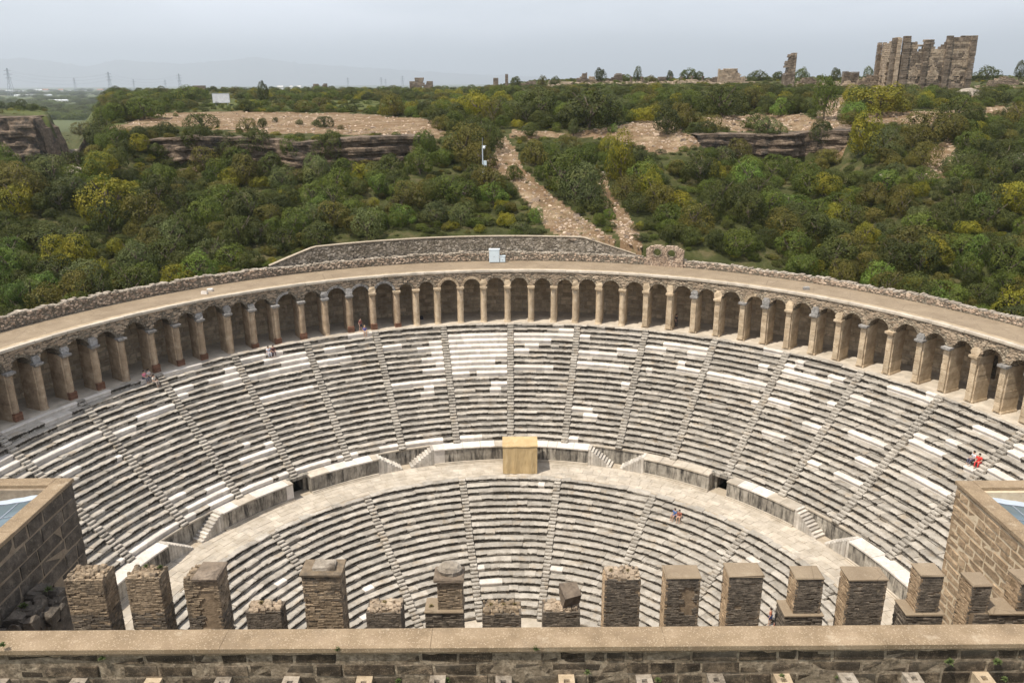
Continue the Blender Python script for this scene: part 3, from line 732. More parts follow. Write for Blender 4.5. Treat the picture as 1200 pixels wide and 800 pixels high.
cabinet(573, 585, 288.5, 303.3, 'tall pale blue-grey electrical cabinet on the roof walkway', True)
cabinet(586, 592, 296, 303.5, 'small pale electrical box to the right of the tall cabinet', False)

# tarpaulin-covered booth
p0 = atz(589.5, 555, ZD); p1 = atz(629.5, 555, ZD); X0, X1, Y0 = p0.x, p1.x, p0.y; Y1 = Y0 + 2.3; ZT = ZD + 3.4
bt = thing('covered_booth', 'box-shaped booth wrapped in tan canvas on the gangway', 'booth', ((X0 + X1) / 2, Y0, ZD))
mb = MB()
nx, nzz = 26, 18; vs = []; fs = []
def fold(x, z): t = 1 - (z - ZD) / 3.4; return .07 * math.sin(x * 5.2 + 1.5 * math.sin(x * 1.9)) * t + .03 * ns(x * 1.5, z * 1.2, 4)
for i in range(nzz + 1):
    for k in range(nx + 1):
        x = X0 + (X1 - X0) * k / nx; z = ZD + .05 + (ZT - ZD - .05) * i / nzz; vs.append((x, Y0 - .03 + fold(x, z) - .05 * (1 - i / nzz), z))
for i in range(nzz):
    for k in range(nx): b = i * (nx + 1) + k; fs.append((b, b + 1, b + nx + 2, b + nx + 1))
mb.add(vs, fs)
for x, sg in ((X0, -1), (X1, 1)):
    vs = []; fs = []
    for i in range(9):
        for k in range(9): y = Y0 + (Y1 - Y0) * k / 8; z = ZD + .05 + (ZT - ZD - .05) * i / 8; vs.append((x + (sg * .03 * math.sin(y * 6) * (1 - i / 8) if 0 < k < 8 else 0), y, z))
    for i in range(8):
        for k in range(8): b = i * 9 + k; fs.append((b, b + 1, b + 10, b + 9))
    mb.add(vs, fs)
part(mb, 'canvas_side', 'tarp', bt, smooth=True)
mb = MB(); vs = []; fs = []
for i in range(13):
    for k in range(13): x = X0 - .05 + (X1 - X0 + .1) * k / 12; y = Y0 - .1 + (Y1 - Y0 + .15) * i / 12; vs.append((x, y, ZT + .02 - .05 * math.sin(math.pi * i / 12) * math.sin(math.pi * k / 12) + .01 * ns(x, y)))
for i in range(12):
    for k in range(12): b = i * 13 + k; fs.append((b, b + 1, b + 14, b + 13))
for k in range(12): o = len(vs); vs += [(vs[k][0], vs[k][1], vs[k][2] - .16 - .03 * math.sin(k)), (vs[k + 1][0], vs[k + 1][1], vs[k + 1][2] - .16 - .03 * math.sin(k + 1))]; fs.append((o, o + 1, k + 1, k))
mb.add(vs, fs); part(mb, 'canvas_roof', 'tarp', bt, smooth=True)
mb = MB(); box(mb, X0 + .08, X1 - .08, Y0 + .08, Y1 - .05, ZD, ZT - .15); part(mb, 'frame', 'dark', bt)
# ================================================================ FOREGROUND: outer wall, stage wall pillars, side towers
ow = thing('outer_wall', 'long dark ashlar wall with a broad tan coping across the foreground', 'wall', (0, -20.5, 6))
YF = atz(600, 757, 6.0).y; YBk = atz(600, 734.5, 6.0).y
XW = 46
def cz(x): return 6.0
bl = []; x = -XW
while x < XW:
    b = x + R.uniform(5, 13)
    bl.append(worn(lambda s, d, z: (s, YF - .0 + z + (.03 * ns(s * .35, 5) if z < .4 else 0), 6.0 - d + .015 * ns(s * .5, 1)), x + .002, b - .002, -.05, YBk - YF, R.uniform(-.004, .004), .22, .012, .006)); x = b
emit(bl, 'coping_slab', 'coping', ow, 100)
core = MB(); box(core, -XW, XW, YF + .125, YBk - .06, ZO, 5.76); part(core, 'wall_core', 'oldmortar', ow)
mb = MB()   # ragged mortar band under the coping
vs = []; fs = []; n = 400
for k in range(n + 1): x = -XW + 2 * XW * k / n; q = .08 * ns(x * 1.8, 2) + .05 * ns(x * 6, 8); vs += [(x, YF + .07, 5.785), (x, YF + .04 + q * .3, 5.62 + q), (x, YF + .25, 5.5)]
for k in range(n):
    for i in range(2): b = 3 * k + i; fs.append((b, b + 1, b + 4, b + 3))
mb.add(vs, fs); part(mb, 'mortar_band', 'coping', ow)
Fo = lambda s, d, z: (-XW + s, YF + .1 + d, z)
rowz = [(5.08, 5.66), (4.44, 5.05), (3.8, 4.41), (3.15, 3.77), (2.5, 3.12), (1.8, 2.47)]
corbx = []
for u, v in ((5, 791), (97, 790), (183, 790), (264, 791), (343, 790), (428, 791), (513, 791), (590, 792), (664, 794), (755, 794), (839, 794), (919, 796), (996, 798), (1075, 800), (1160, 802)):
    p = atz(u, v, 4.42); corbx.append(p.x)
while corbx[-1] < XW - 3: corbx.append(corbx[-1] + 3.05)
while corbx[0] > -XW + 3: corbx.insert(0, corbx[0] - 3.05)
bl = []
for k, (z0, z1) in enumerate(rowz):
    s = -R.uniform(0, 1)
    while s < 2 * XW:
        w_ = R.choice((R.uniform(.7, 1.2), R.uniform(1.0, 1.7), R.uniform(1.5, 2.3))); b = s + w_; a = s; s = b
        if k == 2 and any(a - .2 < c + XW < b + .2 for c in corbx):
            # leave room for the corbel
            c = next(c for c in corbx if a - .2 < c + XW < b + .2) + XW
            for A_, B_ in ((a, c - .36), (c + .36, b)):
                if B_ - A_ > .25: bl.append(worn(Fo, A_ + .02, B_ - .02, z0, z1, R.uniform(-.03, .03), .2, .05, .02))
            continue
        if a < 0 or b > 2 * XW: continue
        bl.append(worn(Fo, a + .02, b - .02, z0 + R.uniform(0, .02), z1 - R.uniform(0, .03), R.uniform(-.02, .035), .2, .06, .036))
for b in bl:        # broken pale upper arrises on some of the stones
    if R.random() < .8:
        f = R.uniform(.15, .8)
        for i in (10, 11, 6, 7): b[3][i] = f * R.random()
emit(bl, 'ashlar_block', 'ashlar', ow, 300)
for i, x in enumerate(corbx):
    if not -24 < x < 24: continue
    mb = MB(); w_ = .34; y0 = YF - .62; y1 = YF + .2; z1 = 4.42 + R.uniform(-.04, .02); z0 = z1 - .62; hh = .12
    o = [(x - w_, y0, z1), (x + w_, y0, z1), (x + w_, y1, z1), (x - w_, y1, z1)]; yc = y0 + .36
    inn = [(x - hh, yc - hh, z1), (x + hh, yc - hh, z1), (x + hh, yc + hh, z1), (x - hh, yc + hh, z1)]
    il = [(a, b, z1 - .4) for a, b, c in inn]; bt_ = [(x - w_ * .9, y0 + .1, z0), (x + w_ * .9, y0 + .1, z0), (x + w_ * .9, y1, z0), (x - w_ * .9, y1, z0)]
    vs = o + inn + il + bt_; vs = [(a + R.uniform(-.02, .02), b + R.uniform(-.02, .02), c + R.uniform(-.015, .015)) for a, b, c in vs]
    fs = []
    for k in range(4): n = (k + 1) % 4; fs += [(k, n, 4 + n, 4 + k), (4 + k, 4 + n, 8 + n, 8 + k), (n, k, 12 + k, 12 + n)]
    fs += [(8, 9, 10, 11), (15, 14, 13, 12)]
    mb.add(vs, fs); part(mb, 'corbel', 'boulder' if i % 3 else 'cream', ow)

# small weeds growing out of the wall
WEED = []
def weed(p, rr, label, mat='weed', n=60):
    mb = MB(); q = random.Random(int(p[0] * 100) + 5)
    for k in range(n):
        a = q.uniform(0, 6.28); e = q.uniform(.1, 1.4); L = rr * q.uniform(.4, 1); w_ = rr * .11
        dx, dy, dz = math.cos(a) * math.cos(e), math.sin(a) * math.cos(e), math.sin(e); sx, sy = -math.sin(a) * w_, math.cos(a) * w_
        m_ = (dx * L * .6, dy * L * .6, dz * L * .7); t = (dx * L, dy * L, dz * L * .8 - rr * .1)
        mb.add([(p[0] - sx * .4, p[1] - sy * .4, p[2]), (p[0] + sx * .4, p[1] + sy * .4, p[2]), (p[0] + m_[0] + sx, p[1] + m_[1] + sy, p[2] + m_[2]), (p[0] + t[0], p[1] + t[1], p[2] + t[2]), (p[0] + m_[0] - sx, p[1] + m_[1] - sy, p[2] + m_[2])], [(0, 1, 2, 3, 4)])
    solid('weed', mb, mat, label, 'plant', tuple(p), 'weeds on the old walls')
for u, v, lb in ((120, 771, 'green tuft in the dark wall below the coping, nearest the left corbels'), (396, 760, 'tiny green weed just under the coping left of centre'),
                 (467, 797, 'green tuft beside the corbel left of the middle'), (524, 796, 'green weed against the right side of the central corbel'),
                 (628, 759, 'green sprig hanging under the coping right of the middle'), (688, 787, 'small green sprig in the joint near the central corbels'),
                 (771, 796, 'green weed at the foot of the wall right of a corbel'), (916, 792, 'leafy weed growing behind the corbel below the narrow stepped pillar'),
                 (982, 794, 'dark green weed between the two right-hand corbels'), (1112, 775, 'low green clump on a ledge of the right wall'),
                 (1168, 775, 'bushy green weed high on the wall at the right'), (1177, 795, 'green weed low on the wall at the right edge'), (4, 755, 'green weed under the coping at the far left edge')):
    p = atY(u, v, YF + .02); weed((p.x, p.y - .05, p.z), .22 if 'bushy' not in lb and 'clump' not in lb else .3, lb)

# ---- pillars of the ruined stage wall
sw = thing('stage_wall', 'lower rubble wall of the stage building behind the coping', 'wall', (0, -12.4, ZO))
mb = MB(); box(mb, -29.0, 29.0, -13.2, -11.8, ZO, -1.6); part(mb, 'wall_body', 'brickgrey', sw)
mb = MB(); box(mb, -29.0, 29.0, YBk - .1, -13.2, -2.2, -2.0); tag(part(mb, 'stage_floor', 'dark'), kind='structure')
PY, PB = -13.15, -11.95
def pillar(u0, u1, vf, vb, label, mat='brick', cap=None, back_dx=0, low=None, extra=None, zbot=-1.7, wide=0):
    """u0,u1 front top corners, vf the front top edge, vb the back top edge"""
    p0 = atY(u0, vf, PY); p1 = atY(u1, vf, PY); zt = (p0.z + p1.z) / 2; x0, x1 = p0.x, p1.x
    yb = PY + min(2.2, max(.9, atz((u0 + u1) / 2, vb, zt).y - PY))
    t = thing('stage_pillar', label, 'pillar', ((x0 + x1) / 2, PY, zbot), 'broken pillars of the stage wall')
    core = MB(); box(core, x0 + .06, x1 - .06, PY + .06, yb - .06, zbot, zt - (.0 if cap == 'slab' else .1), 0, .03); part(core, 'mortar_core', 'brickmortar', t)
    faces = [(lambda s, d, z: (x0 + s, PY + d, z), x1 - x0), (lambda s, d, z: (x1 - d, PY + s, z), yb - PY),
             (lambda s, d, z: (x0 + d, yb - s, z), yb - PY), (lambda s, d, z: (x1 - s, yb - d, z), x1 - x0)]
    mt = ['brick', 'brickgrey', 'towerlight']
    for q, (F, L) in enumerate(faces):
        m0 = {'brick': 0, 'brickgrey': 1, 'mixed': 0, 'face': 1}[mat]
        if mat == 'face': m0 = (1, 0, 2, 1)[q]  # paler left sides: cream plaster with the sun's brightness put into the colour
        tophole = extra if q == 0 else None
        bl = course_wall(F, L, zbot, zt - .02, .34, .1, 0, .12, .014, .008, m0, hole=tophole, proud=.014 if m0 != 1 else .009, gap=.005)
        # lower part in darker rubble
        rb_ = MB()
        er = R.random
        for b in bl:
            zc = b[0][8][2]; m_ = b[2]; sx = sum(v[0] for v in b[0]) / 12; sy = sum(v[1] for v in b[0]) / 12
            edge = (abs(sx - x0) < .3 or abs(sx - x1) < .3) if q in (0, 3) else (abs(sy - PY) < .3 or abs(sy - yb) < .3)
            if er() < (.035 + (.12 if edge and cap != 'slab' else .04 if edge else 0) + (.35 if cap != 'slab' and zc > zt - .1 else 0)) : continue
            if mat == 'mixed' and zc < zt - 2.2 and R.random() < .8: m_ = 1
            if mat == 'brick' and R.random() < .12: m_ = 1
            rb_.add(b[0], b[1], m_, b[3])
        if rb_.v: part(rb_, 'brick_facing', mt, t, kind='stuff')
    if cap == 'slab':
        mb = MB(); mb.add(*worn(lambda s, d, z: (s, z, zt - d), x0 - .03, x1 + .03, PY - .04, yb + .03, -.05, .05, .05, .04)); part(mb, 'capping', 'screed', t)
    elif cap == 'cornice':
        mb = MB()
        for k, (o, h) in enumerate(((.03, .09), (.1, .12))): mb.add(*worn(lambda s, d, z: (s, z, zt + (0, .09)[k] + h - d), x0 + .3 * (k == 9) - o, x1 + o, PY - o, yb + o, 0, h, .02, .02))
        part(mb, 'moulding', 'brick', t)
        mb = MB(); mb.add(*worn(lambda s, d, z: (s, z, zt + .42 - d), x0 + .55, x1 - .35, PY + .25, yb - .2, 0, .24, .05, .05)); part(mb, 'cap_stone', 'boulder', t)
    if cap in ('rough', 'weedy', 'roughslab'):
        mb = MB(); n = 70
        for q in range(n):
            s = R.uniform(.08, .34); x = R.uniform(x0, x1 - s); y = R.uniform(PY, yb - s * .8); mb.add(*worn(lambda s_, d, z: (s_, z, zt - d), x, x + s, y, y + s * .8, -R.uniform(.0, .14), .1, .05, .03))
        part(mb, 'rubble_top', 'brick' if cap != 'weedy' else 'ruinlight', t, kind='stuff')
        if cap == 'roughslab':
            mb = MB(); mb.add(*worn(lambda s, d, z: (s, z, zt + .2 - d), x0 + .5, x1 + .05, PY - .1, yb + .1, 0, .2, .06, .05)); part(mb, 'cap_stone', 'ruin', t)
    return t, x0, x1, yb, zt
GR = lambda x0, x1, z0, z1: (lambda s, z: False)
def lowbase(u0, u1, v, x_in0, x_in1, label_t, yb, mat='brickgrey'):
    """a lower, wider block the pillar rises from"""
    p0 = atY(u0, v, PY - .12); p1 = atY(u1, v, PY - .12); mb = MB(); x0, x1 = p0.x, p1.x; zt = p0.z
    bl = course_wall(lambda s, d, z: (x0 + s, PY - .12 + d, z), x1 - x0, -1.7, zt - .08, .4, .12, 0, .12, .012, .01, 0, proud=.03, gap=.006)
    bl += course_wall(lambda s, d, z: (x0 + d, yb + .1 - s, z), yb + .2 - PY, -1.7, zt - .08, .4, .12, 0, .12, .012, .01, 0, proud=.03, gap=.006)
    for b in bl: mb.add(*b)
    part(mb, 'base_facing', mat, label_t, kind='stuff')
    mb = MB(); box(mb, x0 + .08, x1 - .05, PY - .04, yb + .05, -1.7, zt - .1); part(mb, 'base_core', 'brickmortar', label_t)
    mb = MB(); mb.add(*worn(lambda s, d, z: (s, z, zt - d), x0 - .04, x1 + .02, PY - .18, yb + .1, 0, .1, .03, .02)); part(mb, 'base_capping', 'screed', label_t)
    return x0, x1, zt
t, x0, x1, yb, zt = pillar(74, 119.6, 679, 662, 'orange brick pillar with a crumbling top, first after the left tower', 'mixed', 'rough')
t, x0, x1, yb, zt = pillar(146, 186, 676.7, 662, 'tall brick pillar with two green tufts on its top, second from the left tower', 'mixed', 'rough')
weed((x0 + .75, PY + .9, zt + .1), .2, 'left green tuft on top of the second brick pillar'); weed((x0 + 1.55, PY + .8, zt + .08), .24, 'right, wider green tuft on top of the second brick pillar')
t, x0, x1, yb, zt = pillar(214, 255, 680, 662, 'brick pillar with a sunken front panel under an overhanging grey slab', 'mixed', 'roughslab',
                           extra=lambda s, z: .75 < s < 1.65 and .9 < z < 3.3)
mb = MB(); box(mb, x0 + .6, x1 - .1, PY + .06, PY + .12, .9, 3.3); 
t, x0, x1, yb, zt = pillar(287.4, 328.7, 716, 703, 'short pillar stump with yellow-green grass on it, left of the cornice pillar', 'brickgrey', 'weedy')
weed((x0 + .7, PY + .6, zt + .08), .24, 'olive grass clump on the short stump left of the cornice pillar', 'dryweed')
t, x0, x1, yb, zt = pillar(353.4, 398.3, 676, 660, 'broad brick pillar with a projecting cornice and a squared stone on top', 'brick', 'cornice')
t, x0, x1, yb, zt = pillar(428.6, 469.8, 717, 700, 'short pillar stump strewn with white stones, just left of the rounded-cap pillar', 'brickgrey', 'weedy')
weed((x0 + .9, PY + .7, zt + .08), .22, 'mossy grass clump on the stump left of the rounded-cap pillar', 'dryweed')
# rounded cap pillar
t, x0, x1, yb, zt = pillar(512, 541.4, 681, 668, 'slim brick pillar with a rounded weathered stone cap', 'mixed', None)
lx0, lx1, lz = lowbase(498, 543, 716, x0, x1, t, yb)
mb = MB(); mb.add(*worn(lambda s, d, z: (s, z, zt + .24 - d), x0 - .16, x1 + .1, PY - .14, yb + .1, 0, .24, .08, .04)); part(mb, 'cap_slab', 'ruin', t)
mb = MB(); n = 10; cx, cy = (x0 + x1) / 2, (PY + yb) / 2; vs = []
for k, (z, rr) in enumerate(((0, .6), (.25, .66), (.5, .5), (.62, .2))):
    for i in range(n): vs.append((cx + rr * math.cos(6.283 * i / n) * R.uniform(.92, 1.06), cy + .8 * rr * math.sin(6.283 * i / n) * R.uniform(.92, 1.06), zt + .22 + z))
fs = [tuple(range(3 * n, 4 * n))]
for k in range(3):
    for i in range(n): j = (i + 1) % n; fs.append((k * n + i, k * n + j, k * n + n + j, k * n + n + i))
mb.add(vs, fs); part(mb, 'rounded_stone', 'boulder', t)
weed((lx0 + .3, PY + .3, lz + .02), .2, 'yellow-green moss on the shoulder of the rounded-cap pillar', 'dryweed')
t, x0, x1, yb, zt = pillar(565, 610.7, 718.8, 702, 'short flat-topped stump with three weed tufts, in the middle of the row', 'brickgrey', 'rough')
for q, lb in ((.45, 'leftmost weed tuft on the flat-topped middle stump'), (1.15, 'centre weed tuft on the flat-topped middle stump'), (1.75, 'rightmost weed tuft on the flat-topped middle stump')): weed((x0 + q, PY + .7, zt + .07), .17, lb, 'dryweed')
t, x0, x1, yb, zt = pillar(636, 680, 716, 702, 'low stump carrying a tilted dark squared boulder', 'brickgrey', 'weedy')
c, s_ = math.cos(.35), math.sin(.35); cx, cy, cz_ = x1 - .5, PY + .7, zt + .55; vs = []
for dx, dy, dz in ((-1, -1, -1), (1, -1, -1), (1, 1, -1), (-1, 1, -1), (-1, -1, 1), (1, -1, 1), (1, 1, 1), (-1, 1, 1)):
    X, Y, Z = dx * .5, dy * .5, dz * .46; Y, Z = Y * math.cos(.3) - Z * math.sin(.3), Y * math.sin(.3) + Z * math.cos(.3); vs.append((cx + X * c - Y * s_ + R.uniform(-.11, .11), cy + X * s_ + Y * c + R.uniform(-.08, .08), cz_ + Z * .85 + R.uniform(-.12, .12)))
mb = MB(); mb.add(vs, BOXF); solid('squared_boulder', mb, 'ruin', 'dark squared boulder lying tilted on a low stump right of the middle', 'boulder', (cx, cy, cz_))
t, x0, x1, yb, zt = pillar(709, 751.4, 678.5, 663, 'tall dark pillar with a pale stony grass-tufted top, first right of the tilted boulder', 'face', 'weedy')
weed((x0 + .4, PY + .7, zt + .08), .18, 'dry tuft on the left of the pale stony pillar top', 'dryweed'); weed((x0 + 1.3, PY + .7, zt + .08), .16, 'dry tuft on the right of the pale stony pillar top', 'dryweed')
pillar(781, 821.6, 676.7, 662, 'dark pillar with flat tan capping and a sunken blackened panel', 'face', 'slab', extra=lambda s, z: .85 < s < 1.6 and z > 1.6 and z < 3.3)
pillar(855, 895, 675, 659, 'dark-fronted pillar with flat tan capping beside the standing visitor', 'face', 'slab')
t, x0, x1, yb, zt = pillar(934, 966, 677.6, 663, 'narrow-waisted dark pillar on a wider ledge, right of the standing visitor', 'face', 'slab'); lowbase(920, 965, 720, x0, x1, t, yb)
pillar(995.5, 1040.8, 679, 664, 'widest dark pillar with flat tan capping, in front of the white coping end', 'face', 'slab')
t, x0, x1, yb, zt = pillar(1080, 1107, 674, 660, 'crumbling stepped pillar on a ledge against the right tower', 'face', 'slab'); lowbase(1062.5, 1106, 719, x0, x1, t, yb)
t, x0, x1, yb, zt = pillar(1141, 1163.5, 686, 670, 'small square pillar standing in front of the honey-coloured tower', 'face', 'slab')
mb = MB(); a = atY(1141, 716, PY); b = atY(1262, 716, PY)
bl = course_wall(lambda s, d, z: (a.x + .02 + s, PY - .1 + d, z), b.x - a.x, -1.7, a.z - .1, .45, .13, 0, .12, .012, .01, 0, proud=.03, gap=.006)
for q in bl: mb.add(*q)
part(mb, 'low_wall_facing', 'brickgrey', sw, kind='stuff')
mb = MB(); box(mb, x0 + .1, b.x, PY - .03, yb - .1, -1.7, a.z - .12); part(mb, 'low_wall_core', 'brickmortar', sw)
mb = MB(); mb.add(*worn(lambda s, d, z: (s, z, a.z - d), x1 + .02, b.x, PY - .2, yb, 0, .1, .03, .02)); part(mb, 'low_wall_capping', 'screed', sw)
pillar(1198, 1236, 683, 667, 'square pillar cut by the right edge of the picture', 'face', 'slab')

# ---- side towers
def tower(sg, xc, yb, zt, label, m_stone, m_mort, bw, bh):
    """inner face at x = xc, back at y = yb, running towards the outer wall"""
    t = thing('side_tower', label, 'tower', (xc, yb, -8))
    W = 15; yf = YBk + .02; xo = xc + sg * W; L = yb - yf
    mb = MB()
    X = lambda d: xc + sg * d
    def bx(d0, d1, y0, y1, z0, z1): a, b = sorted((X(d0), X(d1))); box(mb, a, b, y0, y1, z0, z1)
    
    if sg < 0: bx(.035, 1.1, yf, yb - 6.0, -14, zt - .22); bx(.035, 1.1, yb - 3.9, yb - .05, -14, zt - .22); bx(.035, 1.1, yb - 6.0, yb - 3.9, -.9, zt - .22)
    else: bx(.035, 1.1, yf, yb - .05, -14, zt - .22)
    bx(1.1, W, yb - 1.2, yb - .05, -14, zt - .22); bx(W - 1, W, yf, yb - 1.2, -14, zt - .22)
    part(mb, 'wall_core', m_mort, t)
    F = lambda s, d, z: (X(d), (yb - s), z)
    hole = (lambda s, z: 3.9 < s < 6.0 and z < -.9) if sg < 0 else None
    bl = course_wall(F, L, -9, zt - .25, bw, bh, 0, .3, .05, .045, 0, hole=hole, proud=.02, gap=.05)
    emit(bl, 'wall_stone', m_stone, t, 300)
    Fb = lambda s, d, z: (X(s), yb - d, z)
    bl = course_wall(Fb, W, -4, zt - .25, bw, bh, 0, .3, .05, .03, 0, proud=.04, gap=.03); mb = MB()
    for b in bl: mb.add(*b)
    part(mb, 'rear_stones', m_stone, t, kind='stuff')
    # coping of long slabs
    bl = []; s = -.05
    while s < L:
        b = min(s + R.uniform(2, 4), L); bl.append(worn(lambda s_, d, z: (X(z), yb - s_, zt - d), s + .006, b - .006, -.1, 1.0, R.uniform(-.008, .008), .24, .03, .015)); s = b
    s = 1.0
    while s < W:
        b = min(s + R.uniform(2, 4), W); bl.append(worn(lambda s_, d, z: (X(s_), yb - z, zt - d), s + .006, b - .006, -.05, .95, R.uniform(-.008, .008), .24, .03, .015)); s = b
    emit(bl, 'coping_slab', 'coping', t, 60)
    # glazed roof: panes sloping away from the coping, on steel bars, and a membrane strip
    y1 = yb - 1.9; npan = 7; pw_ = 1.25; nrow = 8
    zroof = lambda d: zt - .55 - .16 * (d - 1.2)
    for i in range(nrow):
        for k in range(npan):
            ya = y1 - i * 1.9; d0 = 1.3 + k * pw_; 
            if ya - 1.9 < yf + .2: continue
            mb = MB(); g = .04
            vs = [(X(d0 + g), ya - g, zroof(d0)), (X(d0 + pw_ - g), ya - g, zroof(d0 + pw_)), (X(d0 + pw_ - g), ya - 1.9 + g, zroof(d0 + pw_)), (X(d0 + g), ya - 1.9 + g, zroof(d0))]
            vs += [(a, b, c - .03) for a, b, c in vs]; mb.add(vs, BOXF); part(mb, 'glass_pane', 'glass', t)
    mb = MB()
    def bar(d0, y0, d1, y1_, w_=.05, h=.08):
        ax = (X(d0), y0, zroof(d0) + .03); bx_ = (X(d1), y1_, zroof(d1) + .03)
        dx, dy = bx_[0] - ax[0], bx_[1] - ax[1]; l_ = math.hypot(dx, dy); nx_, ny_ = -dy / l_ * w_, dx / l_ * w_
        vs = [(ax[0] - nx_, ax[1] - ny_, ax[2] - h), (ax[0] + nx_, ax[1] + ny_, ax[2] - h), (bx_[0] + nx_, bx_[1] + ny_, bx_[2] - h), (bx_[0] - nx_, bx_[1] - ny_, bx_[2] - h)]
        vs += [(a, b, c + h) for a, b, c in vs]; mb.add(vs, BOXF)
    ye_ = max(yf + .3, y1 - nrow * 1.9)
    for k in range(npan + 1): bar(1.3 + k * pw_, y1, 1.3 + k * pw_, ye_)
    for i in range(nrow + 1):
        if y1 - i * 1.9 > yf: bar(1.25, y1 - i * 1.9, 1.3 + npan * pw_, y1 - i * 1.9, .035)
    part(mb, 'glazing_bar', 'steel', t)
    mb = MB(); vs = []; fs = []; n = 10
    for i in range(n + 1):
        for k in range(4): d = 1.12 + (npan * pw_ * .62) * i / n; vs.append((X(d), y1 + .03 + k * .24 + .05 * ns(i, k), zroof(d) + .05 + .06 * ns(i * .7, k * .9, 3)))
    for i in range(n):
        for k in range(3): b = i * 4 + k; fs.append((b, b + 1, b + 5, b + 4))
    mb.add(vs, fs); part(mb, 'roof_membrane', 'membrane', t, smooth=True)
    mb = MB(); a, b = sorted((X(1.1), X(W - 1))); box(mb, a, b, yf, yb - 1.2, zt - 3.2, zt - 3.0); part(mb, 'inner_ceiling', 'dark', t)
    mb = MB()
    for q in range(90):
        d = R.uniform(5.5, 11); y = R.uniform(y1 + .1, yb - 1.1); s = R.uniform(.15, .5); a, b = sorted((X(d), X(d + s))); mb.add(*worn(lambda s_, dd, z: (s_, z, zroof(d) + .35 - dd), a, b, y, y + s * .8, -R.uniform(0, .3), .5, .06, .04))
    part(mb, 'rubble_fill', 'ruin', t, kind='stuff')
    return t
pl_ = atz(84, 560, 4.2); pr_ = atz(1122, 563, 4.2)
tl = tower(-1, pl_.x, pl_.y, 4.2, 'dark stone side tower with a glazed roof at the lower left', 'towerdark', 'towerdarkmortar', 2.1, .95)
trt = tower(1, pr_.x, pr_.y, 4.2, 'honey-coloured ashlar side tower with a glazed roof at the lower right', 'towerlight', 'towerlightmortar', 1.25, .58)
# broken masonry ledge between left tower and first pillar
lg = thing('broken_ledge', 'dark heap of broken masonry below the left tower wall', 'rubble', (-27.5, -10, -1.8))
mb = MB(); box(mb, -28.9, -26.9, -12.6, -7.6, -9.0, -.7); part(mb, 'ledge_core', 'towerdark', lg)
for q in range(26):
    x = R.uniform(-28.8, -27.3); y = R.uniform(-12.4, -7.8); s = R.uniform(.4, 1.2); z = R.uniform(-1.0, -.1)
    mb = MB(); mb.add(*worn(lambda s_, d, zz: (s_, zz, z + .4 - d), x, x + s, y, y + s * .7, 0, .9, .15, .12)); part(mb, 'broken_stone', 'towerdark', lg)
for x, y, lb in ((-27.9, -10.2, 'green clump on the dark broken ledge below the left tower'), (-27.3, -8.6, 'small green tuft on the right of the dark broken ledge')): weed((x, y, .25), .4, lb)
# ================================================================ TERRAIN
EDGE = [(-140, 92), (-72, 88), (-50, 86), (-18, 86), (0, 95), (15, 100), (36, 93), (56, 95), (80, 100), (110, 102), (200, 110)]
def edgey(x): return interp(x, EDGE) + 6.5 * ns(x * .055, 4) + 2.5 * ns(x * .2, 9)
def hgt(x, y):
    r = math.hypot(x, y); D = y - CAM.y; a = abs(math.degrees(math.atan2(x, y)))
    if r < 54.2: return -21.6
    q = x / max(D, 20)
    tp = 20.3 + 1.0 * ns(x * .06, 3, 2)
    zr = 9 - 6.5 * ss(a, 12, 62) if a < 95 else 2.5
    if a > 88: zr = 2.5 + (-21.4 - 2.5) * ss(a, 88, 128)
    if y < -20: zr = min(zr, -20 - 5 * ss(-y, 20, 200))
    ye = edgey(x); d = r - 54; e = max(ye - y, 0)
    c = 4.6 * ss(x, -60, -54) * (1 - ss(x, -19, -14)) + 4.6 * ss(x, 31, 36) * (1 - ss(x, 54, 60))
    s = d / (d + e) if d + e > 0 else 1
    A = 6.5 + 3.5 * ss(x, -30, 20); L = 200 - 105 * ss(x, -30, 30)
    top = tp + A * (1 - math.exp(-max(y - ye, 0) / L))
    h = zr + (tp - c - zr) * s + c * (1 - ss(e, .2, 3.0)) if y < ye else top
    if a > 95: h = zr
    # left: the plateau ends, a valley and then the far mesa
    if x < -20 and a < 100:
        m = ss(q, -.535, -.475)
        low = 7 if D < 200 else 7 - 5 * ss(D, 200, 260)
        if D > 120: h = h * (1 - ss(D, 120, 150) * (1 - m)) + low * ss(D, 120, 150) * (1 - m)
        if D > 225:
            ms = ss(-q, .535 + .01 * ns(D * .05, 2), .56) * ss(D, 234, 236.5) * (1 - ss(D, 320, 360))
            h = max(h, 1.5 + 18.6 * ms) if ms > 0 else h
    f = ss(D, 470, 600)
    if D > 470: h = h * (1 - f)
    if x > 300: h *= 1 - ss(x, 300, 600)
    if x < -350: h *= 1 - ss(-x, 350, 600)
    amp = .9 if D < 500 else 1.2
    if a > 100 and h < -15: amp = .1
    return h + amp * ns(x * .07, y * .07) + .22 * ns(x * .3, y * .3, 5) + (3 * ns(x * .002, y * .002, 3) * f if D > 500 else 0)
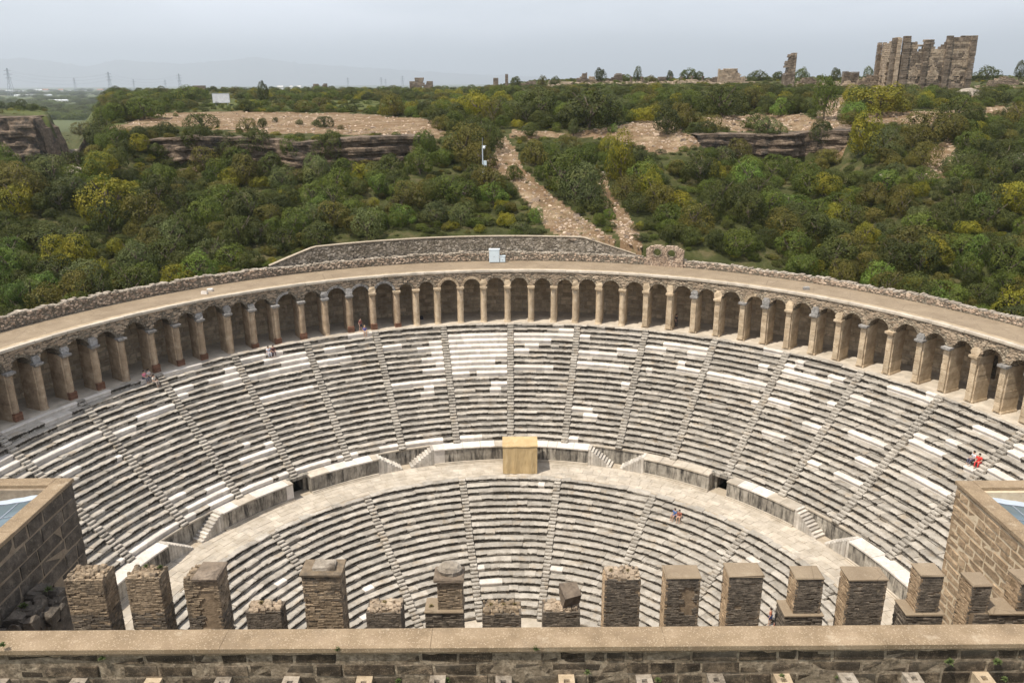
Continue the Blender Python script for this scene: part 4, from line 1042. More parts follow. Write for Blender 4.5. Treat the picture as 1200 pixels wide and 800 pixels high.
BARE = [[(112, 160), (120, 150), (190, 133), (250, 131), (420, 133), (515, 140), (515, 160), (420, 158), (340, 156), (250, 152), (190, 148)],
        [(582, 160), (594, 160), (616, 200), (640, 222), (668, 246), (715, 276), (748, 303), (700, 300), (655, 276), (628, 252), (606, 222), (590, 205), (572, 200), (556, 190), (580, 184)],
        [(698, 204), (706, 204), (718, 228), (736, 252), (750, 275), (756, 300), (742, 304), (722, 270), (706, 236)],
        [(660, 156), (740, 144), (790, 140), (800, 155), (830, 168), (770, 180), (730, 168), (690, 160), (600, 160), (600, 152)],
        [(790, 140), (850, 135), (940, 134), (960, 142), (960, 152), (860, 156), (850, 150)], [(955, 118), (990, 112), (1000, 160), (980, 190), (962, 170)],
        [(1010, 132), (1110, 130), (1200, 124), (1200, 132), (1110, 140), (1090, 150), (1010, 146)], [(1080, 190), (1110, 160), (1125, 170), (1105, 205), (1085, 210)],
        [(1120, 108), (1150, 104), (1150, 116), (1120, 118)], [(1180, 184), (1200, 178), (1200, 205), (1182, 200)], [(985, 104), (1010, 100), (1012, 108), (990, 112)],
        [(300, 156), (520, 160), (516, 150), (300, 148)]]
GRASS = [[(0, 126), (60, 124), (110, 134), (105, 142), (0, 132)], [(240, 120), (520, 118), (560, 130), (420, 128), (240, 127)], [(790, 132), (860, 134), (860, 142), (790, 142)],
         [(95, 150), (115, 120), (150, 116), (150, 150)], [(400, 98), (520, 100), (560, 125), (400, 122)]]
def gcol(x, y, z):
    u, v, w = proj((x, y, z)); D = y - CAM.y
    b = 0.; g = 0.; u += 7 * ns(x * .12, y * .12, 7) + 3 * ns(x * .5, y * .5, 2); v += 4 * ns(x * .1, y * .1, 1) + 1.6 * ns(x * .45, y * .45, 6)
    if w > 0:
        if any(inpoly(u, v, p) for p in BARE): b = 1.
        elif any(inpoly(u, v, p) for p in GRASS): g = 1.
    if D > 160 and b == 0: g = max(g, .38)
    return b, g, ss(D, 480, 700)
rs = [30.0, 53.9, 54.6, 55.6]
while rs[-1] < 135: rs.append(rs[-1] + 1.0)
while rs[-1] < 26500: rs.append(rs[-1] * 1.016 + .3)
NA = 720; vs = [(0, 0, -21.6)]
angs = [rad(i * 360 / NA) for i in range(NA)]
# finer spacing where the camera looks
angs = sorted(set([round(rad(-62 + .25 * i), 6) for i in range(497)] + [round(rad(62 + 2 * i), 6) for i in range(1, 118)]))
NA = len(angs)
cols = [(0, 0, 0, 1)]
for r in rs:
    for a in angs:
        x, y = r * math.sin(a), r * math.cos(a); z = hgt(x, y); vs.append((x, y, z)); cols.append((*gcol(x, y, z), 1) if abs(a) < rad(63) else (0, .5, ss(r, 400, 700), 1))
fs = [(0, 1 + (i + 1) % NA, 1 + i) for i in range(NA)]
for k in range(len(rs) - 1):
    b = 1 + k * NA
    for i in range(NA): j = (i + 1) % NA; fs.append((b + i, b + j, b + NA + j, b + NA + i))
me = bpy.data.meshes.new('ground'); me.from_pydata(vs, [], fs); me.materials.append(MT['ground'])
ca = me.color_attributes.new('ground', 'FLOAT_COLOR', 'POINT'); ca.data.foreach_set('color', [c for q in cols for c in q])
me.polygons.foreach_set('use_smooth', [True] * len(me.polygons))
g = bpy.data.objects.new('ground', me); col.objects.link(g); g['kind'] = 'structure'
g['label'] = 'hillside and plain of dry soil, grass and bare orange earth around the theatre'
def hit(u, v, dmin=103., dmax=900.):
    """where the line of sight meets the ground"""
    d = ray(u, v); L = math.hypot(d.x, d.y); t = dmin / L
    while t * L < dmax:
        p = CAM + d * t
        if p.z < hgt(p.x, p.y): return Vector((p.x, p.y, hgt(p.x, p.y)))
        t *= 1.004
    return None
def onhill(u, D):        # a point on the ground in picture column u at forward distance D
    x = (u - 600) / FPX * (D * .951 + 3) + CAM.x; y = CAM.y + D; return Vector((x, y, hgt(x, y)))

# distant mountains
mb = MB(); K = 260
prof = [(0, 80), (60, 77), (90, 79), (130, 84), (165, 76), (200, 78), (240, 79), (290, 74), (320, 70), (350, 75), (400, 79), (470, 83), (540, 88), (600, 91), (700, 96), (1300, 96)]
DM = 24000
for i in range(K + 1):
    a = rad(-48 + 70 * i / K); u = 600 + FPX * math.tan(a); v = interp(u, prof)
    h = (99.5 + (u < 600) * (600 - u) * .0067 - v) / FPX * DM / .95 / math.cos(a) * .8 + 34 * ns(i * .35, 1) + 26 * ns(i * 1.1, 4)
    h = max(h, 5) * (1 + .05 * ns(i * .9, 8)); R_ = DM / math.cos(a) if abs(a) < 1 else DM
    R_ = DM
    s, c = math.sin(a), math.cos(a)
    for rr, zz in ((R_ - 3000, -5), (R_ - 1800, h * .35), (R_ - 800, h * .7 + 8 * ns(i * .5, 3)), (R_, h + 29), (R_ + 1200, -5)): mb.v.append((rr * s, rr * c, zz)); mb.w.append(.45 if (zz > 500 and 305 < u < 335) else 0.)
for i in range(K):
    for k in range(4): b = 5 * i + k; mb.f.append((b, b + 1, b + 6, b + 5)); mb.m.append(0)
solid('mountains', mb, 'mount', 'far blue mountain range on the horizon', None, (0, 0, 0), kind='structure')

# ---------------------------------------------------------------- cliffs
def cliff(top, H_, label, lay=.55, out=.6, seed=1, back=3.0, name='cliff_face'):
    """layered rock face below a line of ground points"""
    pts = []; L = 0
    for p, q in zip(top, top[1:]):
        n = max(1, int((q - p).length / .45))
        for i in range(n): pts.append(p.lerp(q, i / n))
    pts.append(top[-1]); n = len(pts); nz_ = int(H_ / (lay / 2.2)) + 1; mb = MB()
    for i, p in enumerate(pts):
        t = (pts[min(i + 1, n - 1)] - pts[max(i - 1, 0)]); t.z = 0; t.normalize(); nrm = Vector((t.y, -t.x, 0))
        if nrm.y > 0: nrm = -nrm
        e = min(1, min(i, n - 1 - i) / 6)
        off0 = 1.1 * ns(i * .08, seed) + .5 * ns(i * .3, seed + 3)
        mb.v.append(tuple(p - nrm * back + Vector((0, 0, .12)))); mb.w.append(0)
        for k in range(nz_ + 1):
            z = k / nz_ * H_; ly = int(z / lay + .8 * ns(i * .05, seed + 9)); o = out * ns(ly * 3.7, i * .07, seed) + .35 * ns(i * .35, ly * 2.1, seed) + off0 + .25 * (1 if ly % 3 == 0 else 0)
            q = p + nrm * (.4 + o * e) - Vector((0, 0, z)); mb.v.append(tuple(q)); mb.w.append(0)
    m_ = nz_ + 2
    for i in range(n - 1):
        for k in range(m_ - 1): b = i * m_ + k; mb.f.append((b, b + m_, b + m_ + 1, b + 1)); mb.m.append(0)
    c = top[0]; return solid(name, mb, 'cliff', label, None, tuple(c), kind='structure')
def edgept(x, dz=0): y = edgey(x); return Vector((x, y - 2.3, hgt(x, y + .8) + dz))
cliff([edgept(x) for x in [-62 + 1.5 * i for i in range(34)]], 7.0, 'long reddish cliff under the sandy terrace', seed=3, out=.8)
cliff([edgept(x) for x in [32 + 1.5 * i for i in range(20)]], 6.4, 'grey layered rock outcrop below the ruins', seed=8, lay=.5, out=.9)
q = []
for k in range(46):
    D = 234.5; u = -60 + 172 * k / 45; p = onhill(u, D + 4); q.append(Vector((p.x, p.y - 6.5 - 2.5 * abs(ns(k * .15, 1)), p.z + .2)))
cliff(q, 13, 'dark cliff of the far mesa at the left', seed=12, lay=1.1, out=2.6, back=9)
def rock(name, p, sx, sy, sz, label, seed, mat='boulder', cat='boulder', rz=0.):
    rq = random.Random(seed); bmv = []; nu, nv = 18, 11; mb = MB()
    for j in range(nv + 1):
        for i in range(nu):
            th = math.pi * j / nv; ph = 2 * math.pi * i / nu; d = Vector((math.sin(th) * math.cos(ph), math.sin(th) * math.sin(ph), math.cos(th)))
            rr = 1 + .38 * ns(d.x * 1.3 + seed, d.y * 1.3, d.z * 1.3) + .16 * ns(d.x * 4, d.y * 4 + seed, d.z * 4)
            rr = round(rr * 9) / 9 * .5 + rr * .5
            v = Vector((d.x * sx * rr, d.y * sy * rr, max(-.5 * sz, d.z * sz * rr))); v.rotate(Matrix.Rotation(rz, 3, 'Z')); mb.v.append(tuple(Vector(p) + v)); mb.w.append(0)
    for j in range(nv):
        for i in range(nu): a = j * nu + i; b = j * nu + (i + 1) % nu; mb.f.append((a, b, b + nu, a + nu)); mb.m.append(0)
    return solid(name, mb, mat, label, cat, tuple(p))
for k, (u, v, w_, h, lb) in enumerate(((22, 178, 13, 11, 'big pale boulder at the far left in the valley'), (55, 176, 9, 14, 'upright grey rock right of the big far-left boulder'),
        (84, 188, 15, 12, 'pale weathered rock mass above the yellow tree'), (92, 206, 16, 10, 'lower pale split rock directly above the yellow tree'), (122, 168, 7, 9, 'small upright rock under the left tip of the sandy terrace'),
        (20, 148, 6, 5, 'small rock at the foot of the dark mesa cliff'), (708, 205, 6, 3, 'flat grey rock among bushes right of the gully'), (1040, 206, 9, 4, 'pale flat rock among the right-hand bushes'),
        (1192, 190, 10, 8, 'pale rock at the right edge of the slope'), (54, 345, 9, 9, 'grey rounded rock standing behind the left parapet'), (1136, 112, 17, 7, 'pale rounded rock slab at the right foot of the basilica'),
        (545, 200, 7, 3, 'pale flat rock left of the camera mast'), (866, 186, 7, 3, 'pale slab at the foot of the layered outcrop'))):
    p = hit(u, v) if k != 9 else atY(54, 347, 8)
    if p is None: continue
    if k == 9: p = Vector((-60.5, 12.5, 3.5)); 
    s = proj(p)[2] / FPX; rock('boulder', p, w_ * s, w_ * s * .8, h * s, lb, k + 3, 'boulder')
# scree stones in the gully and on the bare terraces
mb = MB(); cnt = 0; rq = random.Random(5)
while cnt < 5200:
    D = 100 + 110 * rq.random() ** 1.3; u = rq.uniform(100, 1200); p = onhill(u, D); uu, vv, w = proj(p)
    if not any(inpoly(uu, vv, q) for q in BARE) or (uu < 540 and rq.random() < .75): continue
    s = .05 + .22 * rq.random() ** 3 + (.25 if rq.random() < .02 else 0); j = lambda: rq.uniform(-.4, .4) * s
    z = p.z
    mb.add([(p.x + a * s + j(), p.y + b * s + j(), z + c * s * .7 + j()) for a, b, c in ((-1, -1, -.4), (1, -1, -.4), (1, 1, -.4), (-1, 1, -.4), (-.7, -.7, .8), (.7, -.7, .8), (.7, .7, .8), (-.7, .7, .8))], BOXF); cnt += 1
solid('scree', mb, 'pebble', 'loose stones on the bare earth of the gully and terraces', None, (20, 80, 15), kind='stuff')

# ================================================================ TREES
CH = {}
def crown_mesh(name, mat, seed, flat=1.0, nl=46, leaves=8000, lsz=.03, spread=.62):
    q = np.random.default_rng(seed)
    d = q.normal(size=(nl, 3)); d /= np.linalg.norm(d, axis=1)[:, None]; d[:, 2] = np.abs(d[:, 2]) * 1.1 - .3
    rr = spread * q.uniform(.55, 1.12, (nl, 1)); C_ = d * rr; C_[:, 2] = C_[:, 2] * flat + .5 * flat
    C_[:, 0] += .12 * np.sin(C_[:, 2] * 4 + seed); C_[:, 1] *= q.uniform(.8, 1.1); rad_ = q.uniform(.13, .4, nl)
    idx = q.integers(0, nl, leaves * 2); n = q.normal(size=(leaves * 2, 3)); n /= np.linalg.norm(n, axis=1)[:, None]
    pos = C_[idx] + n * (rad_[idx] * q.uniform(.82, 1.08, leaves * 2))[:, None]
    dist = np.linalg.norm(pos[:, None, :] - C_[None], axis=2); dist[np.arange(leaves * 2), idx] = 9
    keep = (dist > rad_[None] * .8).all(1) & (pos[:, 2] > .06); pos = pos[keep][:leaves]; n = n[keep][:leaves]
    m_ = len(pos); nn = n + q.normal(size=(m_, 3)) * .28; nn /= np.linalg.norm(nn, axis=1)[:, None]
    t = np.cross(nn, q.normal(size=(m_, 3))); t /= np.linalg.norm(t, axis=1)[:, None]; b = np.cross(nn, t)
    s = (lsz * q.uniform(.6, 1.35, m_))[:, None]; s2 = s * q.uniform(.5, .9, (m_, 1))
    V = np.stack([pos - t * s, pos - b * s2, pos + t * s, pos + b * s2], 1).reshape(-1, 3)
    me = bpy.data.meshes.new(name); me.vertices.add(4 * m_); me.vertices.foreach_set('co', V.ravel()); me.loops.add(4 * m_); me.loops.foreach_set('vertex_index', np.arange(4 * m_))
    me.polygons.add(m_); me.polygons.foreach_set('loop_start', np.arange(m_) * 4); me.polygons.foreach_set('loop_total', np.full(m_, 4)); me.update(); me.materials.append(MT[mat]); CH[me.name] = float(V[:, 2].max()); return me
def trunk_mesh():
    mb = MB(); q = random.Random(3)
    def limb(p, d, r0, L, n=4):
        vs = []; k_ = 6; c = Vector(p); d = Vector(d).normalized()
        for i in range(n + 1):
            rr = r0 * (1 - .75 * i / n); s_ = d.orthogonal().normalized(); t_ = d.cross(s_)
            vs += [tuple(c + (s_ * math.cos(6.283 * k / k_) + t_ * math.sin(6.283 * k / k_)) * rr) for k in range(k_)]
            c = c + d * L / n; d = (d + Vector((q.uniform(-.2, .2), q.uniform(-.2, .2), q.uniform(-.05, .12)))).normalized()
        mb.add(vs, [(i * k_ + k, i * k_ + (k + 1) % k_, (i + 1) * k_ + (k + 1) % k_, (i + 1) * k_ + k) for i in range(n) for k in range(k_)])
    limb((0, 0, -.4), (0, 0, 1), .075, 1.1)
    for a in (0.3, 1.6, 2.9, 4.1, 5.3): limb((0, 0, .1 + .07 * a), (math.cos(a), math.sin(a), .9), .045, .75)
    return mb.mesh('trunk', 'bark')
TRK = trunk_mesh()
SHP = [(1.0, 46, .62), (.8, 52, .66), (1.15, 42, .56), (.7, 60, .68), (.95, 30, .6), (1.3, 44, .5)]
CR = {}
for ci, c in enumerate(LEAF):
    for k, (fl_, nl, sp_) in enumerate(SHP): CR[c, k] = crown_mesh('crown', 'leaf_' + c, 100 * ci + k, fl_, nl, 8000, .03, sp_)
TREES = []
def tree(p, w, h, c, shape, group='trees and shrubs on the hillside', label=None, cat='tree'):
    """w = crown radius, h = full height"""
    t = thing('tree', label or '', cat, p, group); mh = CH[CR[c, shape].name]
    rz = R.uniform(0, 6.28)
    for nm, me in (('crown', CR[c, shape]), ('trunk', TRK)):
        o = bpy.data.objects.new(nm, me); col.objects.link(o); o.parent = t; o.rotation_euler.z = rz
        o.scale = (w, w * R.uniform(.88, 1.12), h / mh)
    TREES.append([t, c, w, h, proj((p[0], p[1], p[2] + h * .5)), bool(label)]); return t
# trees read off the photograph: centre u, base v, top v, half width in px, colour, shape
SPEC = [(461, 137, 108, 17, 'olive', 0, 'lone rounded olive-green tree on the sandy terrace'),
 (781, 158, 126, 18, 'dark', 0, 'round dark shrub standing alone beside the sandy path'), (846, 138, 98, 32, 'dark', 1, 'broad dark evergreen bush above the path, left of the ruined pier'),
 (1030, 134, 98, 40, 'yellow', 1, 'wide yellow-green bush just in front of the basilica ruin'), (1013, 185, 126, 25, 'yellow', 2, 'tall bright yellow-green tree below the basilica'),
 (704, 98, 80, 8, 'dark', 0, 'small dark skyline tree left of centre ruins'), (748, 94, 78, 6, 'dark', 2, 'tall narrow skyline tree above the ruins right of centre'),
 (735, 99, 87, 7, 'mid', 0, 'low round skyline tree just left of the tall narrow one'), (764, 99, 88, 8, 'olive', 0, 'olive round tree just right of the tall narrow skyline tree'),
 (785, 96, 83, 5, 'dark', 0, 'small upright skyline tree between rows of columns'), (806, 98, 80, 13, 'mid', 1, 'wide green skyline tree cluster right of centre'), (818, 99, 84, 8, 'dark', 0, 'darker skyline tree at the right of the wide cluster'),
 (888, 100, 82, 14, 'dark', 1, 'dark rounded tree left of the tall ruined pier'), (606, 101, 90, 8, 'dark', 0, 'small dark rounded tree on the horizon at the centre'),
 (637, 98, 88, 6, 'olive', 0, 'little round dark tree on the horizon'), (652, 98, 89, 6, 'dark', 1, 'tiny flat round tree on the horizon right of the little round one'), (517, 101, 92, 8, 'mid', 1, 'low square-looking tree right of the small ruin'),
 (937, 96, 79, 10, 'mid', 1, 'green tree just right of the tall ruined pier'), (977, 96, 80, 7, 'dark', 0, 'dark small tree left of the low twin piers'), (1014, 92, 78, 7, 'mid', 0, 'tree top peeping behind the ruins left of the basilica'),
 (1152, 96, 77, 17, 'dark', 1, 'dark tree cluster right of the basilica'), (1190, 98, 72, 9, 'dark', 5, 'dark pointed tree at the far right skyline'), (910, 92, 84, 8, 'dark', 0, 'small dark tree touching the left foot of the ruined pier'),
 (130, 258, 204, 36, 'yellow', 1, 'large mustard-yellow tree low on the left slope'), (24, 252, 212, 28, 'yellow', 1, 'yellowish tree at the left edge of the slope'),
 (935, 290, 226, 34, 'bright', 0, 'fresh light-green tree low on the right slope'), (884, 128, 100, 20, 'olive', 0, 'olive bush between the broad dark bush and the pier'), (886, 152, 132, 17, 'dark', 1, 'dark bush on the right shoulder of the broad one'),
 (915, 136, 114, 15, 'bright', 1, 'bright green low bush in front of the ruined pier'), (965, 140, 90, 20, 'mid', 2, 'tall green tree left of the basilica bush'), (1085, 168, 128, 34, 'olive', 0, 'large grey-olive bush under the basilica'),
 (1120, 148, 112, 28, 'dark', 1, 'dark bush right below the basilica'), (630, 145, 104, 34, 'dark', 0, 'dark domed bush behind the path, left of centre plateau'), (690, 150, 104, 38, 'dark', 1, 'biggest dark bush mass on the central plateau'),
 (560, 140, 106, 24, 'yellow', 0, 'yellow-green bush on the central plateau left side'), (728, 215, 150, 22, 'yellow', 2, 'vivid yellow-green tree right of the gully top'), (713, 186, 156, 14, 'yellow', 0, 'small bright yellow bush above the vivid one'),
 (765, 240, 196, 18, 'yellow', 0, 'yellow-topped bush right of the second gully branch'), (675, 238, 192, 26, 'grey', 0, 'grey-green bush between the two gully branches, upper'), (660, 225, 175, 30, 'mid', 1, 'green bush heap directly right of the main gully'),
 (690, 245, 216, 20, 'grey', 1, 'silvery bush at the lower tip between the gullies'), (602, 212, 191, 11, 'mid', 1, 'small rounded shrub alone in the gully'), (714, 257, 243, 8, 'bright', 1, 'tiny bright shrub at the bottom of the gully'),
 (628, 262, 240, 11, 'bright', 0, 'small bright shrub at the left edge of the lower gully'), (578, 240, 212, 20, 'bright', 1, 'green bush left of the gully below the camera mast'), (555, 215, 190, 16, 'dark', 1, 'dark bush at the foot of the camera mast'),
 (545, 190, 142, 30, 'olive', 0, 'big brown-olive bush behind the camera mast'), (900, 158, 136, 20, 'grey', 3, 'flat grey-green bush on top of the layered outcrop'), (960, 178, 140, 16, 'dark', 0, 'dark tree at the right end of the layered outcrop'),
 (866, 196, 140 + 22, 18, 'olive', 1, 'olive bush against the left foot of the layered outcrop'), (672, 160, 138, 8, 'grey', 2, 'small pale shrub beside the path near its left end'), (718, 156, 144, 7, 'bright', 0, 'small green ball shrub on the path edge'),
 (170, 140, 112, 24, 'mid', 1, 'green bush heap left of the signboard'), (140, 142, 118, 14, 'dark', 0, 'dark tree at the left end of the plateau'), (225, 118, 100, 24, 'mid', 1, 'bush top behind the signboard to its left'),
 (310, 126, 96, 9, 'dark', 5, 'dark spiky tree on the plateau right of the signboard'), (375, 127, 114, 14, 'olive', 1, 'olive bushes at the back of the sandy terrace'), (236, 153, 133, 20, 'dark', 3, 'dark bushes on the left half of the sandy terrace'),
 (308, 150, 138, 7, 'dark', 0, 'small dark shrub in the middle of the sandy terrace'), (323, 144, 137, 4, 'dark', 0, 'tiny dark shrub right of the middle of the terrace'), (351, 146, 139, 5, 'dark', 1, 'tiny shrub on the right half of the terrace'), (371, 147, 140, 6, 'mid', 1, 'small green shrub on the right half of the terrace'),
 (206, 137, 133, 4, 'mid', 0, 'tiny shrub at the left tip of the terrace'), (400, 152, 146, 5, 'olive', 1, 'tiny brownish shrub near the right end of the terrace'), (300, 318, 262, 38, 'mid', 1, 'broad green bush behind the left end of the retaining wall'),

 (268, 192, 156, 20, 'dark', 1, 'dark bush below the left part of the sandy terrace, first from the left'), (302, 190, 150, 22, 'dark', 0, 'dark bush covering the cliff left of the terrace middle'), (345, 194, 158, 20, 'mid', 0, 'green bush covering the cliff below the terrace middle'),
 (388, 192, 153, 20, 'dark', 0, 'dark bush covering the cliff right of the terrace middle'), (500, 190, 152, 17, 'mid', 2, 'green tree against the right end of the reddish cliff'), (235, 180, 146, 24, 'dark', 0, 'dark bush under the left tip of the sandy terrace'),
 (560, 278, 250, 26, 'mid', 1, 'green bush close behind the middle of the retaining wall'), (500, 282, 256, 24, 'dark', 1, 'dark bush close behind the left half of the retaining wall'), (440, 288, 258, 26, 'mid', 0, 'green bush close behind the retaining wall, left part'), (610, 280, 262, 14, 'grey', 1, 'grey-green low bush behind the wall left of the gully'),
 (380, 150, 136, 12, 'dark', 3, 'flat dark shrub near the cliff edge on the terrace right'), (290, 154, 138, 14, 'olive', 3, 'flat olive shrub at the cliff edge on the terrace middle'),
 (120, 168, 136, 20, 'dark', 1, 'dark bush filling the gap between the far mesa and the terrace'), (138, 176, 146, 18, 'mid', 0, 'green bush below the left end of the sandy terrace'), (98, 160, 142, 14, 'olive', 0, 'olive bush at the foot of the far mesa'),
 (802, 299, 262, 24, 'mid', 1, 'green bush directly behind the double arch ruin'), (35, 330, 262, 40, 'dark', 0, 'dark tree behind the parapet at the left edge'), (1085, 330, 262, 44, 'olive', 0, 'large olive tree behind the right parapet'), (1150, 345, 275, 44, 'mid', 1, 'large green tree behind the parapet at the right edge')]
USED = []
for u, vb, vt, hwp, c, sh, lb in SPEC:
    p = hit(u, vb) if vb < 262 or 600 < u < 780 else None
    if p is None:
        if vb >= 262 and 400 < u < 640: D = 110; p = onhill(u, D)
        elif vb >= 262: D = 118 if 250 < u < 950 else 100; p = onhill(u, D); 
        else: continue
    if vb >= 262 and math.hypot(p.x, p.y) < 57: k = 58 / math.hypot(p.x, p.y); p = Vector((p.x * k, p.y * k, 0)); p.z = hgt(p.x, p.y)
    if vb < 103: # skyline trees stand on the far plateau rather than beyond it
        p = onhill(u, 300 if u > 560 else 420)
    w = proj(p)[2] / FPX; vb2 = proj(p)[1]
    tree((p.x, p.y, p.z - .1), hwp * w * 1.05, max(1.0, (vb2 - vt) * w * 1.03), c, sh, label=lb, cat='tree' if hwp > 10 else 'shrub'); USED.append((p.x, p.y, hwp * w))
# the remaining shrubs: sampled over the slope by rejection, photographed colours vary by zone
NOTREE = BARE + [[(858, 150), (966, 150), (966, 190), (858, 186)], [(425, 160), (490, 160), (488, 182), (428, 186)], [(245, 110), (275, 110), (275, 126), (245, 126)], [(1000, 96), (1150, 96), (1150, 108), (1000, 108)], [(0, 130), (108, 132), (108, 158), (0, 158)], [(60, 172), (112, 172), (112, 212), (60, 212)], [(4, 160), (45, 160), (45, 186), (4, 186)], [(200, 119), (530, 119), (530, 128), (200, 128)]]
cand = []; rq = random.Random(21)
def free(x, y, w, k=.72):
    for a, b, c in USED:
        if (a - x) ** 2 + (b - y) ** 2 < ((w + c) * k) ** 2: return False
    return True
tries = 0
while len(cand) < 3300 and tries < 85000:
    tries += 1
    D = 60 + 410 * rq.random() ** 2.0; u = rq.uniform(-170, 1480); p = onhill(u, D)
    r = math.hypot(p.x, p.y)
    if r < 57.5 or (abs(math.degrees(math.atan2(p.x, p.y))) > 84): continue
    uu, vv, w_ = proj(p)
    near = r < 66
    sz = (rq.uniform(1.9, 3.3) if rq.random() < .6 else rq.uniform(1.0, 2.2)) if D < 200 else rq.uniform(1.2, 3.4)
    if any(inpoly(uu, vv, q) for q in NOTREE): continue
    hpx = sz * 1.3 * FPX / w_
    if any(inpoly(uu, vv - hpx * k, q) for k in (.5,) for q in NOTREE[:4] + NOTREE[5:8] + NOTREE[12:14]) or any(inpoly(uu, vv - hpx * .95, q) for q in NOTREE[1:4] + [[(246, 110), (274, 110), (274, 123), (246, 123)]]) or (238 < uu < 282 and vv < 140 and vv - hpx * 1.2 < 124 and vv > 121): continue
    if p.z < 15 and D > 231: continue
    if not free(p.x, p.y, sz, .4 if D < 190 else .55): continue
    hh = sz * rq.uniform(1.1, 1.7)
    if D > 200 and u < 560: hh *= .75; sz *= .85
    if D > 185:
        vt = (99 if uu > 640 else 100.5 + (600 - uu) * .004) + rq.uniform(-2.2, 4); hm = (vv - vt) * w_ / FPX
        hh = min(hh, hm)
        if hh < .45: continue
    z = rq.random(); left = uu < 560
    c = rq.choices(['dark', 'mid', 'olive', 'yellow', 'grey', 'bright'], [34, 30, 14, 5, 12, 5] if left else [29, 26, 22, 9, 8, 6])[0]
    cand.append((p, sz, hh, c, rq.choice((0, 0, 1, 1, 2, 3, 4)))); USED.append((p.x, p.y, sz))
def vis_size(c):
    u, v, w = proj(c[0]); 
    return c[1] / w if -20 < u < 1220 else -1
cand.sort(key=vis_size, reverse=True)
NIND = 300 - len(TREES)
for p, w, h, c, s in cand[:NIND]: tree((p.x, p.y, p.z - .1), w, h, c, s)
rest = [(c[0], c[1], c[2]) for c in cand[NIND:]]
def scatter(name, label, pts, variants, seed):
    """one object: geometry nodes put leaf crowns on its points"""
    me = bpy.data.meshes.new(name); me.from_pydata([tuple(p) for p, w, h in pts], [], [])
    a = me.attributes.new('siz', 'FLOAT_VECTOR', 'POINT'); a.data.foreach_set('vector', [k for p, w, h in pts for k in (w, w, h / 1.45)])
    o = bpy.data.objects.new(name, me); col.objects.link(o); tag(o, label, kind='stuff')
    ng = bpy.data.node_groups.new(name, 'GeometryNodeTree'); ng.interface.new_socket('Geometry', in_out='INPUT', socket_type='NodeSocketGeometry'); ng.interface.new_socket('Geometry', in_out='OUTPUT', socket_type='NodeSocketGeometry')
    N_ = ng.nodes.new; gi = N_('NodeGroupInput'); go = N_('NodeGroupOutput'); iop = N_('GeometryNodeInstanceOnPoints'); gj = N_('GeometryNodeJoinGeometry')
    for v in variants:
        oi = N_('GeometryNodeObjectInfo'); oi.inputs['Object'].default_value = v; oi.transform_space = 'ORIGINAL'; oi.inputs['As Instance'].default_value = True
        ng.links.new(oi.outputs['Geometry'], gj.inputs[0])
    rv = N_('FunctionNodeRandomValue'); rv.data_type = 'INT'; rv.inputs[4].default_value = 0; rv.inputs[5].default_value = len(variants) - 1; rv.inputs['Seed'].default_value = seed
    rr_ = N_('FunctionNodeRandomValue'); rr_.data_type = 'FLOAT_VECTOR'; rr_.inputs[0].default_value = (0, 0, 0); rr_.inputs[1].default_value = (0, 0, 6.28)
    na = N_('GeometryNodeInputNamedAttribute'); na.data_type = 'FLOAT_VECTOR'; na.inputs[0].default_value = 'siz'
    L_ = ng.links.new; L_(gi.outputs[0], iop.inputs['Points']); L_(gj.outputs[0], iop.inputs['Instance']); iop.inputs['Pick Instance'].default_value = True
    L_(rv.outputs[2], iop.inputs['Instance Index']); L_(rr_.outputs[0], iop.inputs['Rotation']); L_(na.outputs[0], iop.inputs['Scale']); L_(iop.outputs[0], go.inputs[0])
    md = o.modifiers.new('scatter', 'NODES'); md.node_group = ng; return o
def first_crown(c, k):
    for t in TREES:
        for ch in t[0].children:
            if ch.data == CR[c, k]: return ch
allc = {}
for t in TREES:
    for ch in t[0].children:
        if ch.name.startswith('crown'): allc.setdefault(ch.data.name, (t[1], ch))
byc = {}
for c, ch in allc.values(): byc.setdefault(c, []).append(ch)
mixv = byc['dark'] + byc['dark'][:3] + byc['mid'] + byc['mid'][:3] + byc['olive'] + byc['grey'][:2] + byc['yellow'][:2]
if rest: scatter('shrubs', 'smaller shrubs filling the hillside and plateau between the larger trees', rest, mixv, 4)
# undergrowth: low scrub over all soil that is not bare
ug = []
tries = 0
while len(ug) < 9500 and tries < 90000:
    tries += 1
    D = 62 + 400 * rq.random() ** 1.5; u = rq.uniform(-60, 1260); p = onhill(u, D); r = math.hypot(p.x, p.y)
    if r < 55.8 or abs(math.degrees(math.atan2(p.x, p.y))) > 84: continue
    uu, vv, w_ = proj(p)
    inb = any(inpoly(uu, vv, q) for q in BARE)
    if inb and rq.random() > (.07 if uu < 540 or uu > 790 else .1): continue
    if any(inpoly(uu, vv, q) for q in NOTREE[len(BARE):]) and rq.random() > .15: continue
    s = rq.uniform(.4, 1.25) * (.55 if D > 200 and u < 540 else 1) * (.4 if inb else 1); ug.append((p - Vector((0, 0, .12)), s, s * rq.uniform(.7, 1.3)))
for k in range(3200):
    D = rq.uniform(172, 330); u = rq.uniform(120, 640); p = onhill(u, D); uu, vv, w_ = proj(p)
    if any(inpoly(uu, vv, q) for q in BARE) or (vv > 117 and vv < 128 and rq.random() < .6) or p.z < 15: continue
    s = rq.uniform(.5, 1.5); ug.append((p - Vector((0, 0, .12)), s, min(s * rq.uniform(.7, 1.3), max(.3, (vv - 99) * w_ / FPX))))
scatter('undergrowth', 'low scrub and grass tufts covering the soil between the trees', ug, mixv, 9)
